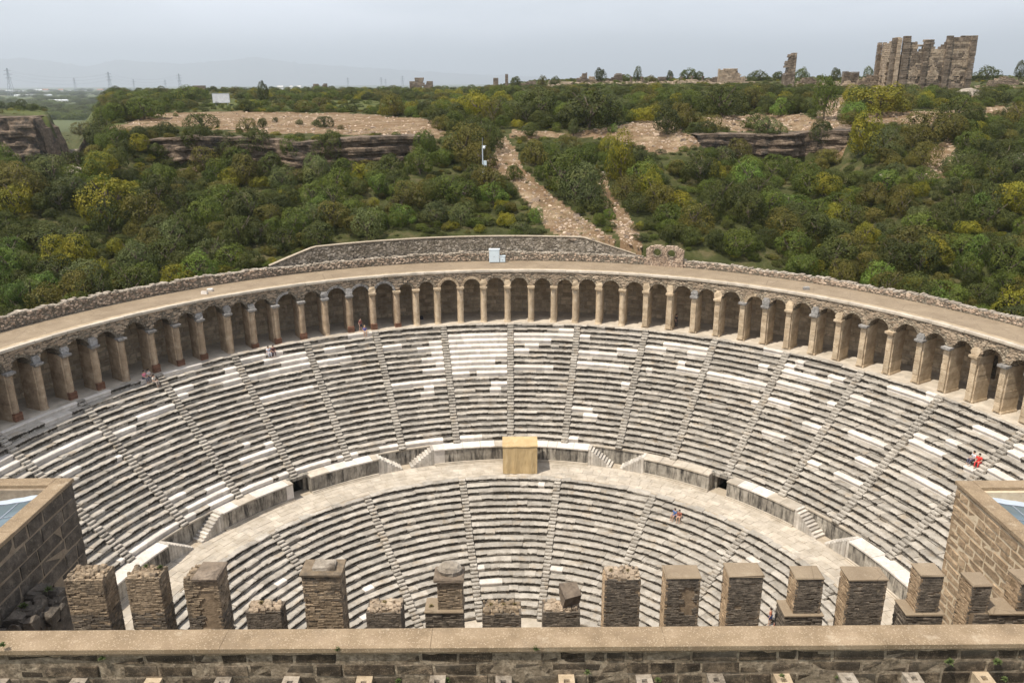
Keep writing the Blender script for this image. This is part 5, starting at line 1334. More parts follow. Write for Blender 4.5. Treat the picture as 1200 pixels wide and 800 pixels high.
# woods and orchards of the far plain
fw = []
for k in range(2600):
    D = 760 + 4300 * rq.random() ** 2; u = rq.uniform(-80, 640) if rq.random() < .85 else rq.uniform(600, 1300)
    x = (u - 600) / FPX * D * .951; y = CAM.y + D; z = hgt(x, y)
    if ns(x * .004, y * .0025, 2) < -.05: continue
    s = rq.uniform(4, 9) * (1 + D / 5000); fw.append((Vector((x, y, z - 1)), s * 1.6, s))
for k in range(0):    # valley floor behind the mound on the left
    D = 365 + 230 * rq.random(); u = rq.uniform(-60, 190); x = (u - 600) / FPX * D * .951; y = CAM.y + D; s = rq.uniform(2, 4); fw.append((Vector((x, y, hgt(x, y) - .5)), s, s * 1.2))
scatter('far_woods', 'hazy belts of trees on the distant plain', fw, byc['dark'] + byc['mid'] + byc['grey'][:1], 6)
# ================================================================ RUINS ON THE PLATEAU
def rwall(mb, p0, p1, thick, topf, bw=1.1, bh=.55, j=.12, mi=0, hole=None, zb=-1.5, lean=0):
    """wall of irregular blocks between two ground points; topf(s) height above p0.z"""
    p0 = Vector(p0); p1 = Vector(p1); d = p1 - p0; d.z = 0; L = d.length; d.normalize(); nrm = Vector((d.y, -d.x, 0)); z0 = p0.z
    F = lambda s, dd, z: tuple(p0 + d * (s + lean * z) - nrm * dd + Vector((0, 0, z)))
    mx_ = max(topf(L * k / 40) for k in range(41))
    for b in course_wall(F, L, zb, mx_, bw, bh, 0, thick, .05, j * .2, mi, top=topf, hole=hole, proud=j * .55, gap=.02): mb.add(b[0], b[1], b[2], b[3])
DB = 236.
def bpt(u, v, D=DB): return atY(u, v, CAM.y + D)
bg_ = bpt(1058, 108)
BZ = hgt(bg_.x, bg_.y + 4) - .3
xl = bg_.x; k_ = proj((xl, bg_.y, BZ))[2] / FPX; xr = xl + 75.5 * k_
def bz(v): return (proj((xl + 8, bg_.y, BZ))[1] - v) * k_ * .955
bs = thing('basilica_ruin', 'tall roofless stone ruin with buttresses standing on the plateau at the right', 'ruin', (xl + 9, bg_.y, BZ))
tops = [(1050, 44), (1054, 45.5), (1056, 51), (1062, 52), (1064, 47.5), (1067.5, 48), (1068, 60.5), (1073, 60.5), (1074.5, 48.5), (1083, 48.5), (1088, 50), (1089, 59.5), (1094, 59), (1096, 54.5), (1101, 52), (1106, 47.5), (1108, 43.5), (1112, 45.5), (1122, 44), (1133, 43.5), (1141, 43.5)]
tf = lambda s: bz(interp(1056 + s / (xr - xl) * 83, tops)) + .15 * ns(s * 2, 3)
yb_ = bg_.y
mb = MB(); Wl = xr - xl
nh = [(.22 * Wl, 1.5), (.55 * Wl, 1.6), (.86 * Wl, 1.4)]
hole = lambda s, z: any(abs(s - a) < .9 and (1.6 < z < 3.4) for a, b in nh) or (abs(s - .71 * Wl) < .5 and 8.3 < z < 9)
rwall(mb, (xl, yb_, BZ), (xr, yb_, BZ), 1.0, tf, 1.1, .6, .07, hole=hole); mb.m = [1 if ns(v * .013, v * .0004, 3) > .12 else 0 for v in range(len(mb.m))]; part(mb, 'front_wall', ['ruin', 'ruinlight'], bs)
mb = MB(); n = 60; vs = []; fs = []
for i in range(n + 1): s = Wl * i / n; vs += [(xl + s, yb_ + .45, BZ - 1), (xl + s, yb_ + .45, BZ + tf(s) - .5)]
for i in range(n): fs.append((2 * i, 2 * i + 2, 2 * i + 3, 2 * i + 1))
mb.add(vs, fs); part(mb, 'rubble_core', 'ruinrub', bs)
for u0, u1, vt in ((1048, 1056.5, 44.5), (1075, 1081, 48.5), (1103, 1109.5, 43.5), (1133, 1140.5, 43.5)):
    mb = MB(); a = xl + (u0 - 1056) / 83 * Wl; b = xl + (u1 - 1056) / 83 * Wl; z = -1.
    ht = bz(vt)
    while z < ht:
        h = R.uniform(.5, .75); mb.add(*worn(lambda s, d, zz: (s, yb_ - .6 + d, BZ + zz), a + R.uniform(-.05, .05), b + R.uniform(-.05, .05), z, min(z + h - .03, ht + .2), R.uniform(-.05, .05), 1.2, .06, .03)); z += h
    part(mb, 'buttress', 'ruin', bs)
# pale patches of fallen facing
for a, z0, w_, h in ((.12, 2.4, 2.6, 4.2), (.42, 2.0, 3.4, 4.6), (.78, 2.2, 2.6, 3.6), (.35, 6.2, 2.2, 2.5), (.9, 5.8, 2.5, 4.5)):
    mb = MB(); rwall(mb, (xl + a * Wl - w_ / 2, yb_ - .12, BZ), (xl + a * Wl + w_ / 2, yb_ - .12, BZ), .3, lambda s, w_=w_, h=h, z0=z0: z0 + h * (1 - (abs(s - w_ / 2) / (w_ / 2)) ** 2 * .7), .5, .35, .05, hole=lambda s, z, w_=w_, h=h, z0=z0: z < z0 + .8 * (abs(s - w_ / 2) / (w_ / 2)) ** 2 or (abs(s - w_ / 2) < .8 and 1.6 < z < 3.4), zb=z0); part(mb, 'rubble_patch', 'ruinlight', bs)
# left flank, running back, with its tall blind arch
yw = yb_ + 15; xf = xl - 3.3
xa = bpt(1029, 104, DB + 14).x
def ftop(s): return bz(interp(s / 15, [(0, 46), (.25, 44.5), (.6, 49), (.8, 50.5), (1, 48)])) + .2 * ns(s * 2, 9)
mb = MB()
hole2 = lambda s, z: (abs(s - 6.2) < 2.2 and .5 < z < 6.6 + math.sqrt(max(0, 2.2 ** 2 - (s - 6.2) ** 2)) * 1.1) or (abs(s - 12.0) < .9 and z < 4)
pA = Vector((xa, yw, BZ)); pB = Vector((xf, yb_ - .3, BZ)); Lf = (pB - pA).length
rwall(mb, pA, pB, 1.0, lambda s: ftop(15 * (1 - s / Lf)), 1.0, .5, .08, hole=lambda s, z: hole2((1 - s / Lf) * 15, z)); part(mb, 'flank_wall', ['ruinlight'], bs)
mb = MB(); d_ = (pB - pA).normalized(); nn_ = Vector((d_.y, -d_.x, 0)); vs = []; fs = []
for i in range(41): s = Lf * i / 40; p = pA + d_ * s - nn_ * .75; vs += [(p.x, p.y, BZ - 1), (p.x, p.y, BZ + ftop(15 * (1 - i / 40)) - .5)]
for i in range(40): fs.append((2 * i, 2 * i + 2, 2 * i + 3, 2 * i + 1))
mb.add(vs, fs); part(mb, 'niche_back', 'ruin', bs)
for s in (0.0, Lf * .92):
    mb = MB(); p = pA + d_ * s + nn_ * .7; z = -1; ht = ftop(15 * (1 - s / Lf)) - (0 if s != Lf * .33 else 1.5)
    while z < ht:
        h = R.uniform(.5, .75); q = R.uniform(.5, .58); box(mb, p.x - q, p.x + q, p.y - q, p.y + q, BZ + z, BZ + min(z + h - .03, ht), 0, .05); z += h
    part(mb, 'buttress', 'ruin', bs)
mb = MB(); rwall(mb, (xl - 2, yw, BZ), (xr, yw, BZ), 1.0, lambda s: bz(62) + 2.5 * ns(s * .25, 4), 1.2, .6, .08); part(mb, 'rear_wall', 'ruin', bs)
mb = MB(); rwall(mb, (xr, yb_, BZ), (xr, yw, BZ), 1.0, lambda s: bz(44) - s * .35 + .6 * ns(s, 7), 1.2, .6, .08); part(mb, 'right_wall', 'ruin', bs)
# tall ruined pier
def ruinwall(name, u0, u1, vt, vb, D, label, topn=None, mat='ruin', thick=1.2, bw=1.0, bh=.5, cat='ruin', extra_depth=None, hole=None, zfix=None):
    a = bpt(u0, vb, D); b = bpt(u1, vb, D); zz = hgt((a.x + b.x) / 2, a.y); k = proj(a)[2] / FPX
    zb_ = min(zz, a.z) - .3; base = Vector((a.x, a.y, zb_)); zt = bpt((u0 + u1) / 2, vt, D).z - zb_; L = b.x - a.x
    t = thing(name, label, cat, ((a.x + b.x) / 2, a.y, zb_)); mb = MB()
    tf_ = (lambda s: zt * (topn(s / L) if topn else 1) + .2 * ns(s * 1.2 + u0, 5))
    rwall(mb, base, (b.x, a.y, zb_), thick, tf_, bw, bh, .1, hole=hole); part(mb, 'masonry', mat, t, kind=None)
    mb = MB(); n = 30; vs = []; fs = []
    for i in range(n + 1): s = L * i / n; vs += [(a.x + s, a.y + .3, zb_ - 1), (a.x + s, a.y + .3, zb_ + tf_(s) - .4)]
    for i in range(n):
        if hole and hole(L * (i + .5) / n, 1): continue
        fs.append((2 * i, 2 * i + 2, 2 * i + 3, 2 * i + 1))
    mb.add(vs, fs); part(mb, 'core', 'ruinrub', t)
    return t, a, b, zb_, zt
t, a, b, zb_, zt = ruinwall('ruined_pier', 919, 931, 63, 98, 250, 'tall leaning stone pier standing alone on the plateau skyline', lambda q: .38 + .58 * ss(q, .05, .45) + .06 * q, 'ruin', 3.0)
mb = MB(); rwall(mb, (b.x - .2, a.y - .02, zb_), (b.x + .2, a.y + 3.2, zb_), .5, lambda s: zt * (1 - .02 * s), .9, .5, .08); part(mb, 'side_face', 'ruinlight', t)
ruinwall('ruined_wall', 842, 869, 81, 96, 290, 'blocky ruined wall on the skyline left of the dark rounded tree', lambda q: .8 + .2 * (q < .8) - .25 * (q > .92), 'ruinlight', 2)
ruinwall('ruined_wall', 480, 507, 91.5, 103, 400, 'small roofless ruin on the horizon left of centre, with gaps in its top', lambda q: .72 + .3 * (.25 < q < .6) - .2 * (.6 < q < .72) + .05 * (q > .8), 'ruin', 3, bh=.8, bw=1.5, hole=lambda s, z: (abs(s - 3.5) < .5 or abs(s - 6.2) < .5) and .8 < z < 2.2)
ruinwall('ruined_pillar', 592, 595.5, 87, 99, 380, 'thin upright ruined pillar on the horizon at the centre', None, 'ruin', 1.2, cat='pillar')
ruinwall('ruined_wall', 578, 584, 91.5, 99, 390, 'little dark ruin stump left of the thin pillar', None, 'ruin', 1.5)
ruinwall('ruined_wall', 676, 688, 85.5, 98, 300, 'ruined wall corner with a high right edge, left of the dark skyline tree', lambda q: .62 + .38 * ss(q, .3, .6), 'ruin', 2)
ruinwall('ruined_wall', 688, 703, 93, 99, 302, 'low pale rubble wall beneath the dark skyline tree', None, 'ruinlight', 1.5)
ruinwall('ruined_wall', 710, 733, 86, 98, 305, 'broad ruined wall with a broken sloping top, left of the tall narrow tree', lambda q: .55 + .45 * math.exp(-((q - .7) / .3) ** 2), 'ruin', 2)
ruinwall('ruined_wall', 643, 672, 94.5, 99.5, 310, 'low long ruined wall left of the high wall corner', lambda q: .8 + .2 * (q < .5), 'ruinlight', 1.5)
ruinwall('ruined_wall', 771, 782, 90.5, 99, 300, 'small ruined block behind the row of stone posts', None, 'ruin', 1.5)
ruinwall('ruined_wall', 824, 841, 90, 98, 295, 'low broken wall left of the blocky ruined wall', lambda q: .6 + .4 * q, 'ruin', 1.5)
ruinwall('ruined_wall', 936, 960, 91, 98, 262, 'grey mound-like ruined wall right of the tall ruined pier', lambda q: .5 + .5 * math.sin(math.pi * min(1, q * 1.05)), 'ruinrub', 2)
ruinwall('twin_pier_ruin', 988, 996, 84, 97, 255, 'dark squat pier, left one of two beside the basilica', None, 'ruin', 1.6, cat='pier')
ruinwall('twin_pier_ruin', 998, 1006, 84.5, 97, 256, 'dark squat pier, right one of two beside the basilica', None, 'ruin', 1.6, cat='pier')
ruinwall('ruined_wall', 1006, 1029, 88, 99, 250, 'rubble wall joining the basilica from the left', lambda q: .7 + .3 * ss(q, .2, .5), 'ruinrub', 1.6)
ruinwall('ruined_wall', 966, 1004, 95, 101, 246, 'low pale rubble spread before the two squat piers', lambda q: .6 + .4 * math.sin(6 * q) ** 2, 'ruinlight', 2)
ruinwall('ruined_wall', 1160, 1198, 90, 101, 250, 'grey broken wall low on the skyline at the far right', lambda q: .55 + .45 * math.exp(-((q - .45) / .25) ** 2), 'ruinrub', 2)
ruinwall('far_ruin', 367, 373, 98.5, 103, 430, 'tiny dark ruin far away on the horizon, left one of two', None, 'ruin', 2)
ruinwall('far_ruin', 376, 383, 98.2, 103, 430, 'tiny arched dark ruin far away on the horizon, right one of two', lambda q: .5 + .5 * (q > .3), 'ruin', 2)
ruinwall('far_ruin', 226, 240, 100.5, 106, 420, 'dark low ruin hidden in bushes above the signboard', None, 'ruin', 2)
for u0, u1, v, D, lb, fn in ((608, 628, 95.5, 330, 'thin low wall trace on the horizon, left of centre ruins', lambda q: .6 + .4 * (q > .5)), (690, 708, 89.5, 312, 'stepped broken wall behind the dark skyline tree', lambda q: .5 + .5 * (q < .4)),
    (742, 768, 92.5, 306, 'low ruined wall behind the first column stumps', lambda q: .6 + .4 * math.sin(5 * q) ** 2), (788, 822, 94, 303, 'long low ruined wall behind the last column stumps', lambda q: .6 + .4 * math.sin(7 * q) ** 2), (869, 885, 90, 288, 'pale ruined stub right of the blocky ruined wall', lambda q: .4 + .6 * (q < .3))):
    ruinwall('ruined_wall', u0, u1, v, 99, D, lb, fn, R.choice(('ruin', 'ruinlight')), 1.5)
for k, (u, vt, h) in enumerate(((740, 90, 9), (752.5, 90, 10), (786.5, 90, 9), (798.5, 90, 10), (810.5, 89, 12), (823, 89.5, 10), (704.5, 95, 4))):
    D = 296; p = onhill(u, D); zt = bpt(u, vt, D).z; s_ = .42; mb = MB(); n = 8
    pr = [(0, .6), (.3, .6), (.32, s_), (zt - p.z - .5, s_ * .9), (zt - p.z - .45, .55), (zt - p.z, .55)]; vs = []
    for z, r_ in pr: vs += [(p.x + r_ * math.cos(6.283 * i / n), p.y + r_ * math.sin(6.283 * i / n), p.z + z) for i in range(n)]
    fs = [tuple(range((len(pr) - 1) * n, len(pr) * n))] + [(q * n + i, q * n + (i + 1) % n, (q + 1) * n + (i + 1) % n, (q + 1) * n + i) for q in range(len(pr) - 1) for i in range(n)]
    mb.add(vs, fs); solid('ruined_column', mb, 'ruin', ['first', 'second', 'third', 'fourth', 'fifth', 'sixth', 'seventh'][[1, 2, 3, 4, 5, 6, 0][k]] + ' standing column stump from the left along the plateau skyline', 'column', tuple(p), 'column stumps on the skyline')
mb = MB()
for q in range(1500):
    u = R.uniform(600, 860) if R.random() < .7 else R.uniform(930, 1200); D = R.uniform(275, 300) if u < 860 else R.uniform(238, 262); p = onhill(u, D); s = R.uniform(.2, .9)
    mb.add(*worn(lambda s_, d, z: (s_, p.y + z, p.z + .6 * s - d), p.x, p.x + s, 0, s, 0, .8, .08, .08))
solid('fallen_stones', mb, 'ruinlight', 'fallen building stones strewn over the ruins plateau', None, (40, 240, 25), kind='stuff')

# ================================================================ MAST, SIGN, PYLONS, PLAIN
p = hit(566, 207); p = Vector(p); k = proj(p)[2] / FPX
t = thing('camera_mast', 'grey steel mast with a white camera on the hillside path', 'mast', p); Hm = (207 - 170) * k / .96; mb = MB(); n = 8
vs = [(p.x + r_ * math.cos(6.283 * i / n), p.y + r_ * math.sin(6.283 * i / n), p.z + z) for z, r_ in ((-.3, .17), (.1, .17), (.12, .11), (Hm - .6, .08)) for i in range(n)]
mb.add(vs, [(q * n + i, q * n + (i + 1) % n, q * n + n + (i + 1) % n, q * n + n + i) for q in range(3) for i in range(n)]); part(mb, 'pole', 'metalgrey', t)
mb = MB(); box(mb, p.x - .03, p.x + .03, p.y - .03, p.y + .03, p.z + Hm - .6, p.z + Hm + .7); part(mb, 'lightning_rod', 'steel', t)
mb = MB(); box(mb, p.x - .1, p.x + .55, p.y - .08, p.y + .08, p.z + Hm - .55, p.z + Hm - .47); part(mb, 'bracket', 'metalgrey', t)
rm = MB()
for q in range(7):
    for i in range(8): th = math.pi * q / 6; rm.v.append((p.x + .25 + .2 * math.sin(th) * math.cos(.785 * i), p.y - .05 + .2 * math.sin(th) * math.sin(.785 * i), p.z + Hm - .75 + .24 * math.cos(th))); rm.w.append(0)
for q in range(6):
    for i in range(8): rm.f.append((q * 8 + i, q * 8 + (i + 1) % 8, q * 8 + 8 + (i + 1) % 8, q * 8 + 8 + i)); rm.m.append(0)
part(rm, 'dome_camera', 'white', t)
mb = MB(); box(mb, p.x + .14, p.x + .6, p.y - .3, p.y + .02, p.z + 1.35, p.z + 2.35); part(mb, 'equipment_box', 'cabinet', t)
mb = MB(); box(mb, p.x + .12, p.x + .2, p.y - .06, p.y + .06, p.z + .1, p.z + 1.4); part(mb, 'conduit', 'metalgrey', t)
p = hit(260, 124); p = Vector(p); k = proj(p)[2] / FPX
t = thing('signboard', 'large blank greyish white signboard on two posts above the sandy terrace', 'sign', p); w_ = 9.8 * k; h0 = (124 - 121) * k; h1 = (124 - 110.8) * k
mb = MB(); box(mb, p.x - w_, p.x + w_, p.y - .06, p.y + .06, p.z + h0, p.z + h1); part(mb, 'board', 'sign', t)
mb = MB()
for a, b, c, d in ((-w_ - .06, w_ + .06, h1, h1 + .08), (-w_ - .06, w_ + .06, h0 - .08, h0), (-w_ - .08, -w_, h0, h1), (w_, w_ + .08, h0, h1)): box(mb, p.x + a, p.x + b, p.y - .08, p.y + .08, p.z + c, p.z + d)
part(mb, 'frame', 'steel', t)
for s in (-.7, .7): mb = MB(); box(mb, p.x + w_ * s - .06, p.x + w_ * s + .06, p.y + .062, p.y + .18, p.z - .5, p.z + h1 - .1); part(mb, 'post', 'steel', t)
# electricity pylons
def strut(mb, a, b, r_=.18):
    a = Vector(a); b = Vector(b); d = (b - a).normalized(); s = d.orthogonal().normalized() * r_; t_ = d.cross(s)
    mb.add([tuple(q) for q in (a + s, a + t_, a - s, a - t_, b + s, b + t_, b - s, b - t_)], [(0, 1, 5, 4), (1, 2, 6, 5), (2, 3, 7, 6), (3, 0, 4, 7)])
PY_ = []
names = ['leftmost pylon, tallest on the horizon', 'small pylon between the two tallest ones', 'tall pylon, second of the large ones from the left', 'faint small pylon right of the second large one', 'tall pylon above the left end of the plateau', 'tiny pylon just left of the third large one',
         'tiny faint pylon left of the small ruin', 'faint pylon nearest the small ruin on its left', 'tiny pylon, first above the lone terrace tree', 'tiny pylon, second above the lone terrace tree']
for k, (u, vt, D) in enumerate(((14, 80, 1900), (90, 91.5, 3300), (131, 84.5, 2100), (159, 93, 3500), (213, 86.5, 2200), (196, 93.5, 3600), (410, 91, 3300), (474, 89, 2700), (449, 90.5, 3100), (454, 92.5, 3300))):
    x = (u - 600) / FPX * D * .951; y = CAM.y + D; z0 = 0; zt = atY(u, vt, y).z; Hh = zt - z0; t = thing('electricity_pylon', 'lattice electricity ' + names[k], 'pylon', (x, y, z0), 'electricity pylons on the plain'); mb = MB()
    wd = lambda q: (Hh * .085) * (1 - q) ** 1.3 + Hh * .012
    lv = [0, .25, .45, .6, .72, .82, .9, 1]
    rr = Hh * .0045 + D * .00004
    for q0, q1 in zip(lv, lv[1:]):
        for sx in (-1, 1):
            for sy in (-1, 1): strut(mb, (x + sx * wd(q0), y + sy * wd(q0), z0 + q0 * Hh), (x + sx * wd(q1), y + sy * wd(q1), z0 + q1 * Hh), rr)
            strut(mb, (x + sx * wd(q0), y - wd(q0), z0 + q0 * Hh), (x - sx * wd(q1), y - wd(q1), z0 + q1 * Hh), rr * .7)
    part(mb, 'lattice_tower', 'steel', t)
    for q in (.68, .8, .92): mb = MB(); wa = Hh * .13 * (1.15 if q == .8 else .9); strut(mb, (x - wa, y, z0 + q * Hh), (x + wa, y, z0 + q * Hh), rr); strut(mb, (x - wa, y, z0 + q * Hh), (x, y, z0 + q * Hh + Hh * .04), rr * .7); strut(mb, (x + wa, y, z0 + q * Hh), (x, y, z0 + q * Hh + Hh * .04), rr * .7); part(mb, 'cross_arm', 'steel', t)
    PY_.append((x, y, z0, Hh))
def wire(i, j, label):
    mb = MB()
    for q in (.68, .8, .92):
        for sg in (-1, 1):
            a = PY_[i]; b = PY_[j]; A_ = Vector((a[0] + sg * a[3] * .12, a[1], a[2] + a[3] * q)); B_ = Vector((b[0] + sg * b[3] * .12, b[1], b[2] + b[3] * q)); pr = None
            for k in range(13): s = k / 12; c = A_.lerp(B_, s); c.z -= 12 * 4 * s * (1 - s); (strut(mb, pr, c, .07) if pr is not None else None); pr = c
    solid('power_lines', mb, 'steel', label, 'power line', tuple(Vector(PY_[i][:3])))
wire(0, 2, 'thin power lines hanging between the leftmost and second large pylons'); wire(2, 4, 'thin power lines hanging between the second and third large pylons')
# greenhouses and houses on the plain
GH = [(36, 110.5, 40, 3.2, 'long white greenhouse on the plain, upper of the two long ones at left'), (48, 117, 50, 2.6, 'longest white greenhouse, nearest above the mesa'), (10, 106.5, 15, 4, 'short white greenhouse at the left edge of the plain'),
      (44, 105.5, 9, 4, 'small bright white greenhouse between two dark groves'), (110, 109, 12, 2.4, 'narrow white greenhouse in the middle of the plain'), (123, 109.8, 9, 2, 'small low white greenhouse just right of the narrow one'), (137, 107.3, 5, 2, 'tiny white greenhouse near the plateau end'),
      (168, 106.5, 14, 3, 'white greenhouse touching the left skyline of the plateau'), (98, 105.5, 5, 2, 'tiny white greenhouse left of the middle of the plain'), (80, 105, 5, 1.6, 'tiny faint greenhouse above the longest one'), (28, 104.8, 4, 1.6, 'tiny pale greenhouse right of the edge one'), (143, 102.7, 9, 2, 'faint long greenhouse close to the horizon')]
for u, v, w_, h, lb in GH:
    D = 29. / math.tan(math.atan((v + 1.2 - (97 + (600 - u) * .0067)) / FPX)) ; D = min(D, 4500); x = (u - 600) / FPX * D * .951; y = CAM.y + D; z = hgt(x, y); k = D * .951 / FPX
    W_ = w_ * k; H_ = max(4, h * k * .62); t = thing('greenhouse', lb, 'greenhouse', (x, y, z), 'greenhouses on the plain'); nb = max(2, int(w_ / 4))
    for i in range(nb):
        a = x - W_ / 2 + W_ * i / nb; b = a + W_ / nb; m_ = (a + b) / 2; Dp = H_ * 5; mb = MB()
        sec = [(a, 0), (a, H_ * .6), (a + (b - a) * .25, H_ * .9), (m_, H_), (a + (b - a) * .75, H_ * .9), (b, H_ * .6), (b, 0)]
        vs = [(X, y, z + Z) for X, Z in sec] + [(X, y + Dp, z + Z) for X, Z in sec]; mb.add(vs, [(6, 5, 4, 3, 2, 1, 0), tuple(range(7, 14))] + [(q, q + 1, q + 8, q + 7) for q in range(6)]); part(mb, 'tunnel_bay', 'white', t)
for k, (u, v) in enumerate(((72, 104), (118, 103.6), (175, 103.6), (189, 103.4), (54, 103.8), (330, 98.9), (343, 98.7), (352, 98.6))):
    D = 3200 if u > 300 else 3600; x = (u - 600) / FPX * D * .951; y = CAM.y + D; z = hgt(x, y); s = (9 if u < 300 else 5) + 3 * (k % 3)
    t = thing('far_house', ['pale house far off on the plain, above the long greenhouses', 'pale house far off between the middle pylons', 'pale house near the plateau end on the far plain', 'small pale house left of the third large pylon', 'tiny pale house near the left of the plain',
         'leftmost of three tiny pale houses above the sandy terrace', 'middle of three tiny pale houses above the sandy terrace', 'rightmost of three tiny pale houses above the sandy terrace'][k], 'house', (x, y, z))
    mb = MB(); box(mb, x - s, x + s, y, y + s, z, z + 8 + (10 if u > 300 else 4)); part(mb, 'wall', 'farwall', t)
    zt = z + 8 + (10 if u > 300 else 4); mb = MB(); mb.add([(x - s - 1, y - 1, zt), (x + s + 1, y - 1, zt), (x + s + 1, y + s + 1, zt), (x - s - 1, y + s + 1, zt), (x - s, y + s / 2, zt + 4), (x + s, y + s / 2, zt + 4)], [(0, 1, 5, 4), (2, 3, 4, 5), (1, 2, 5), (3, 0, 4)]); part(mb, 'roof', 'farroof' if u < 150 else 'farwall', t)

# ================================================================ PEOPLE
def skinmat(name, c): 
    m_ = bpy.data.materials.get(name)
    if m_: return m_
    m = NT(name, .75); return m.done(m.val(c, m.mr(m.noise(12), .3, .7, .9, 1.1)))
SKIN = skinmat('skin', (.48, .3, .21))
def skin_obj(name, pts, edges, rads, mat, parent, base, root=0, sub=1):
    me = bpy.data.meshes.new(name); me.from_pydata(pts, edges, []); me.materials.append(mat)
    o = bpy.data.objects.new(name, me); col.objects.link(o); o.parent = parent
    md = o.modifiers.new('skin', 'SKIN'); md.use_smooth_shade = True
    lay = me.skin_vertices[0].data if me.skin_vertices else None
    for i, r_ in enumerate(rads): lay[i].radius = (r_, r_) if not isinstance(r_, tuple) else r_
    lay[root].use_root = True
    s = o.modifiers.new('smooth', 'SUBSURF'); s.levels = s.render_levels = sub; return o
def make_skin_layer(me):
    bpy.context.view_layer.update()
def person(p, face, pose, top, bottom, hair, label, cat='person'):
    """p: ground (or seat top) point, face: heading angle, pose: stand / sit / walk"""
    t = thing('person', label, cat, p); t.rotation_euler.z = face        # local +x right, -y forward
    J = {}
    if pose == 'sit':
        hip = .1; J['pel'] = (0, 0, hip); J['sp'] = (0, -.02, hip + .22); J['ch'] = (0, -.05, hip + .42); J['nk'] = (0, -.07, hip + .56); J['h1'] = (0, -.1, hip + .64); J['h2'] = (0, -.11, hip + .76)
        legs = lambda s: [(s * .1, -.06, hip), (s * .14, -.45, hip + .06), (s * .13, -.5, -.33), (s * .13, -.64, -.36)]
        arms = lambda s: [(s * .18, -.06, hip + .46), (s * .25, -.12, hip + .22), (s * .14, -.36, hip + .14), (s * .11, -.42, hip + .13)]
    else:
        hip = .92; w_ = .16 if pose == 'walk' else .04
        J['pel'] = (0, 0, hip); J['sp'] = (0, -.01, hip + .22); J['ch'] = (0, -.01, hip + .42); J['nk'] = (0, -.01, hip + .57); J['h1'] = (0, -.03, hip + .65); J['h2'] = (0, -.03, hip + .77)
        legs = lambda s: [(s * .1, 0, hip - .04), (s * .11, -.03 - s * w_, .5), (s * .12, .02 - s * w_ * 1.2, .09), (s * .13, -.14 - s * w_ * 1.2, .04)]
        arms = lambda s: [(s * .18, -.01, hip + .46), (s * .25, .03 + s * w_ * .6, hip + .2), (s * .27, -.1 + s * w_, hip - .02), (s * .27, -.14 + s * w_, hip - .09)]
    pts = [J[k] for k in ('pel', 'sp', 'ch', 'nk', 'h1', 'h2')]; rd = [.13, .115, .14, .055, .085, .08]; ed = [(0, 1), (1, 2), (2, 3), (3, 4), (4, 5)]
    n0 = len(pts); pts.append((J['h1'][0], J['h1'][1] - .1, J['h1'][2] + .03)); rd.append(.02); ed.append((4, n0))
    for s in (-1, 1):
        b = len(pts); pts += legs(s); rd += [.09, .06, .042, .035]; ed += [(0, b), (b, b + 1), (b + 1, b + 2), (b + 2, b + 3)]
        b = len(pts); A_ = arms(s); pts += A_; rd += [.055, .042, .028, .03]; ed += [(2, b), (b, b + 1), (b + 1, b + 2), (b + 2, b + 3)]
        d = (Vector(A_[3]) - Vector(A_[2])).normalized(); sd = Vector((1, 0, 0))
        for k in range(5):
            f0 = Vector(A_[3]) + (sd * (.02 * (k - 1.5)) if k < 4 else -sd * s * .035 - d * .03); L = (.07, .08, .075, .06, .05)[k]; dr = (d + (Vector((0, 0, -.25)) if k < 4 else -sd * s * .8)).normalized()
            c = len(pts); pts += [tuple(f0 + dr * L * .5), tuple(f0 + dr * L)]; rd += [.009, .007]; ed += [(b + 3, c), (c, c + 1)]
    body = skin_obj('body', pts, ed, rd, SKIN, t, p)
    A2 = {s: arms(s) for s in (-1, 1)}; L2 = {s: legs(s) for s in (-1, 1)}
    pp = [J['pel'], J['sp'], J['ch'], tuple(Vector(J['ch']).lerp(Vector(J['nk']), .6))]; rr_ = [.15, .135, .16, .09]; e = [(0, 1), (1, 2), (2, 3)]
    for s in (-1, 1): b = len(pp); pp += [A2[s][0], tuple(Vector(A2[s][0]).lerp(Vector(A2[s][1]), .75))]; rr_ += [.075, .062]; e += [(2, b), (b, b + 1)]
    skin_obj('shirt', pp, e, rr_, skinmat('cloth_%02d%02d%02d' % tuple(int(q * 99) for q in top), top), t, p)
    pp = [J['pel']]; rr_ = [.15]; e = []
    f_ = .45 if bottom[3] else 1
    for s in (-1, 1):
        b = len(pp); q = [Vector(v) for v in L2[s]]; pp += [tuple(q[0]), tuple(q[1]) if not bottom[3] else tuple(q[0].lerp(q[1], .75))]; rr_ += [.105, .078]; e += [(0, b), (b, b + 1)]
        if not bottom[3]: pp += [tuple(q[1].lerp(q[2], .92))]; rr_ += [.058]; e += [(b + 1, b + 2)]
    skin_obj('trousers', pp, e, rr_, skinmat('cloth_%02d%02d%02d' % tuple(int(q * 99) for q in bottom[:3]), bottom[:3]), t, p)
    mb = MB(); n = 10; c = Vector(J['h1']).lerp(Vector(J['h2']), .55) + Vector((0, .02, .02))
    for k in range(7):
        th = math.pi * .62 * k / 6
        for i in range(n): a = 6.283 * i / n; mb.v.append((c.x + .105 * math.sin(th) * math.cos(a), c.y + .115 * math.sin(th) * math.sin(a) + .02 * (k > 3), c.z + .125 * math.cos(th))); mb.w.append(0)
    for k in range(6):
        for i in range(n): mb.f.append((k * n + i, k * n + (i + 1) % n, k * n + n + (i + 1) % n, k * n + n + i)); mb.m.append(0)
    me = mb.mesh('hair', [skinmat('hair_%02d' % int(hair[0] * 99), hair)], (0, 0, 0), True); o = bpy.data.objects.new('hair', me); col.objects.link(o); o.parent = t
    return t
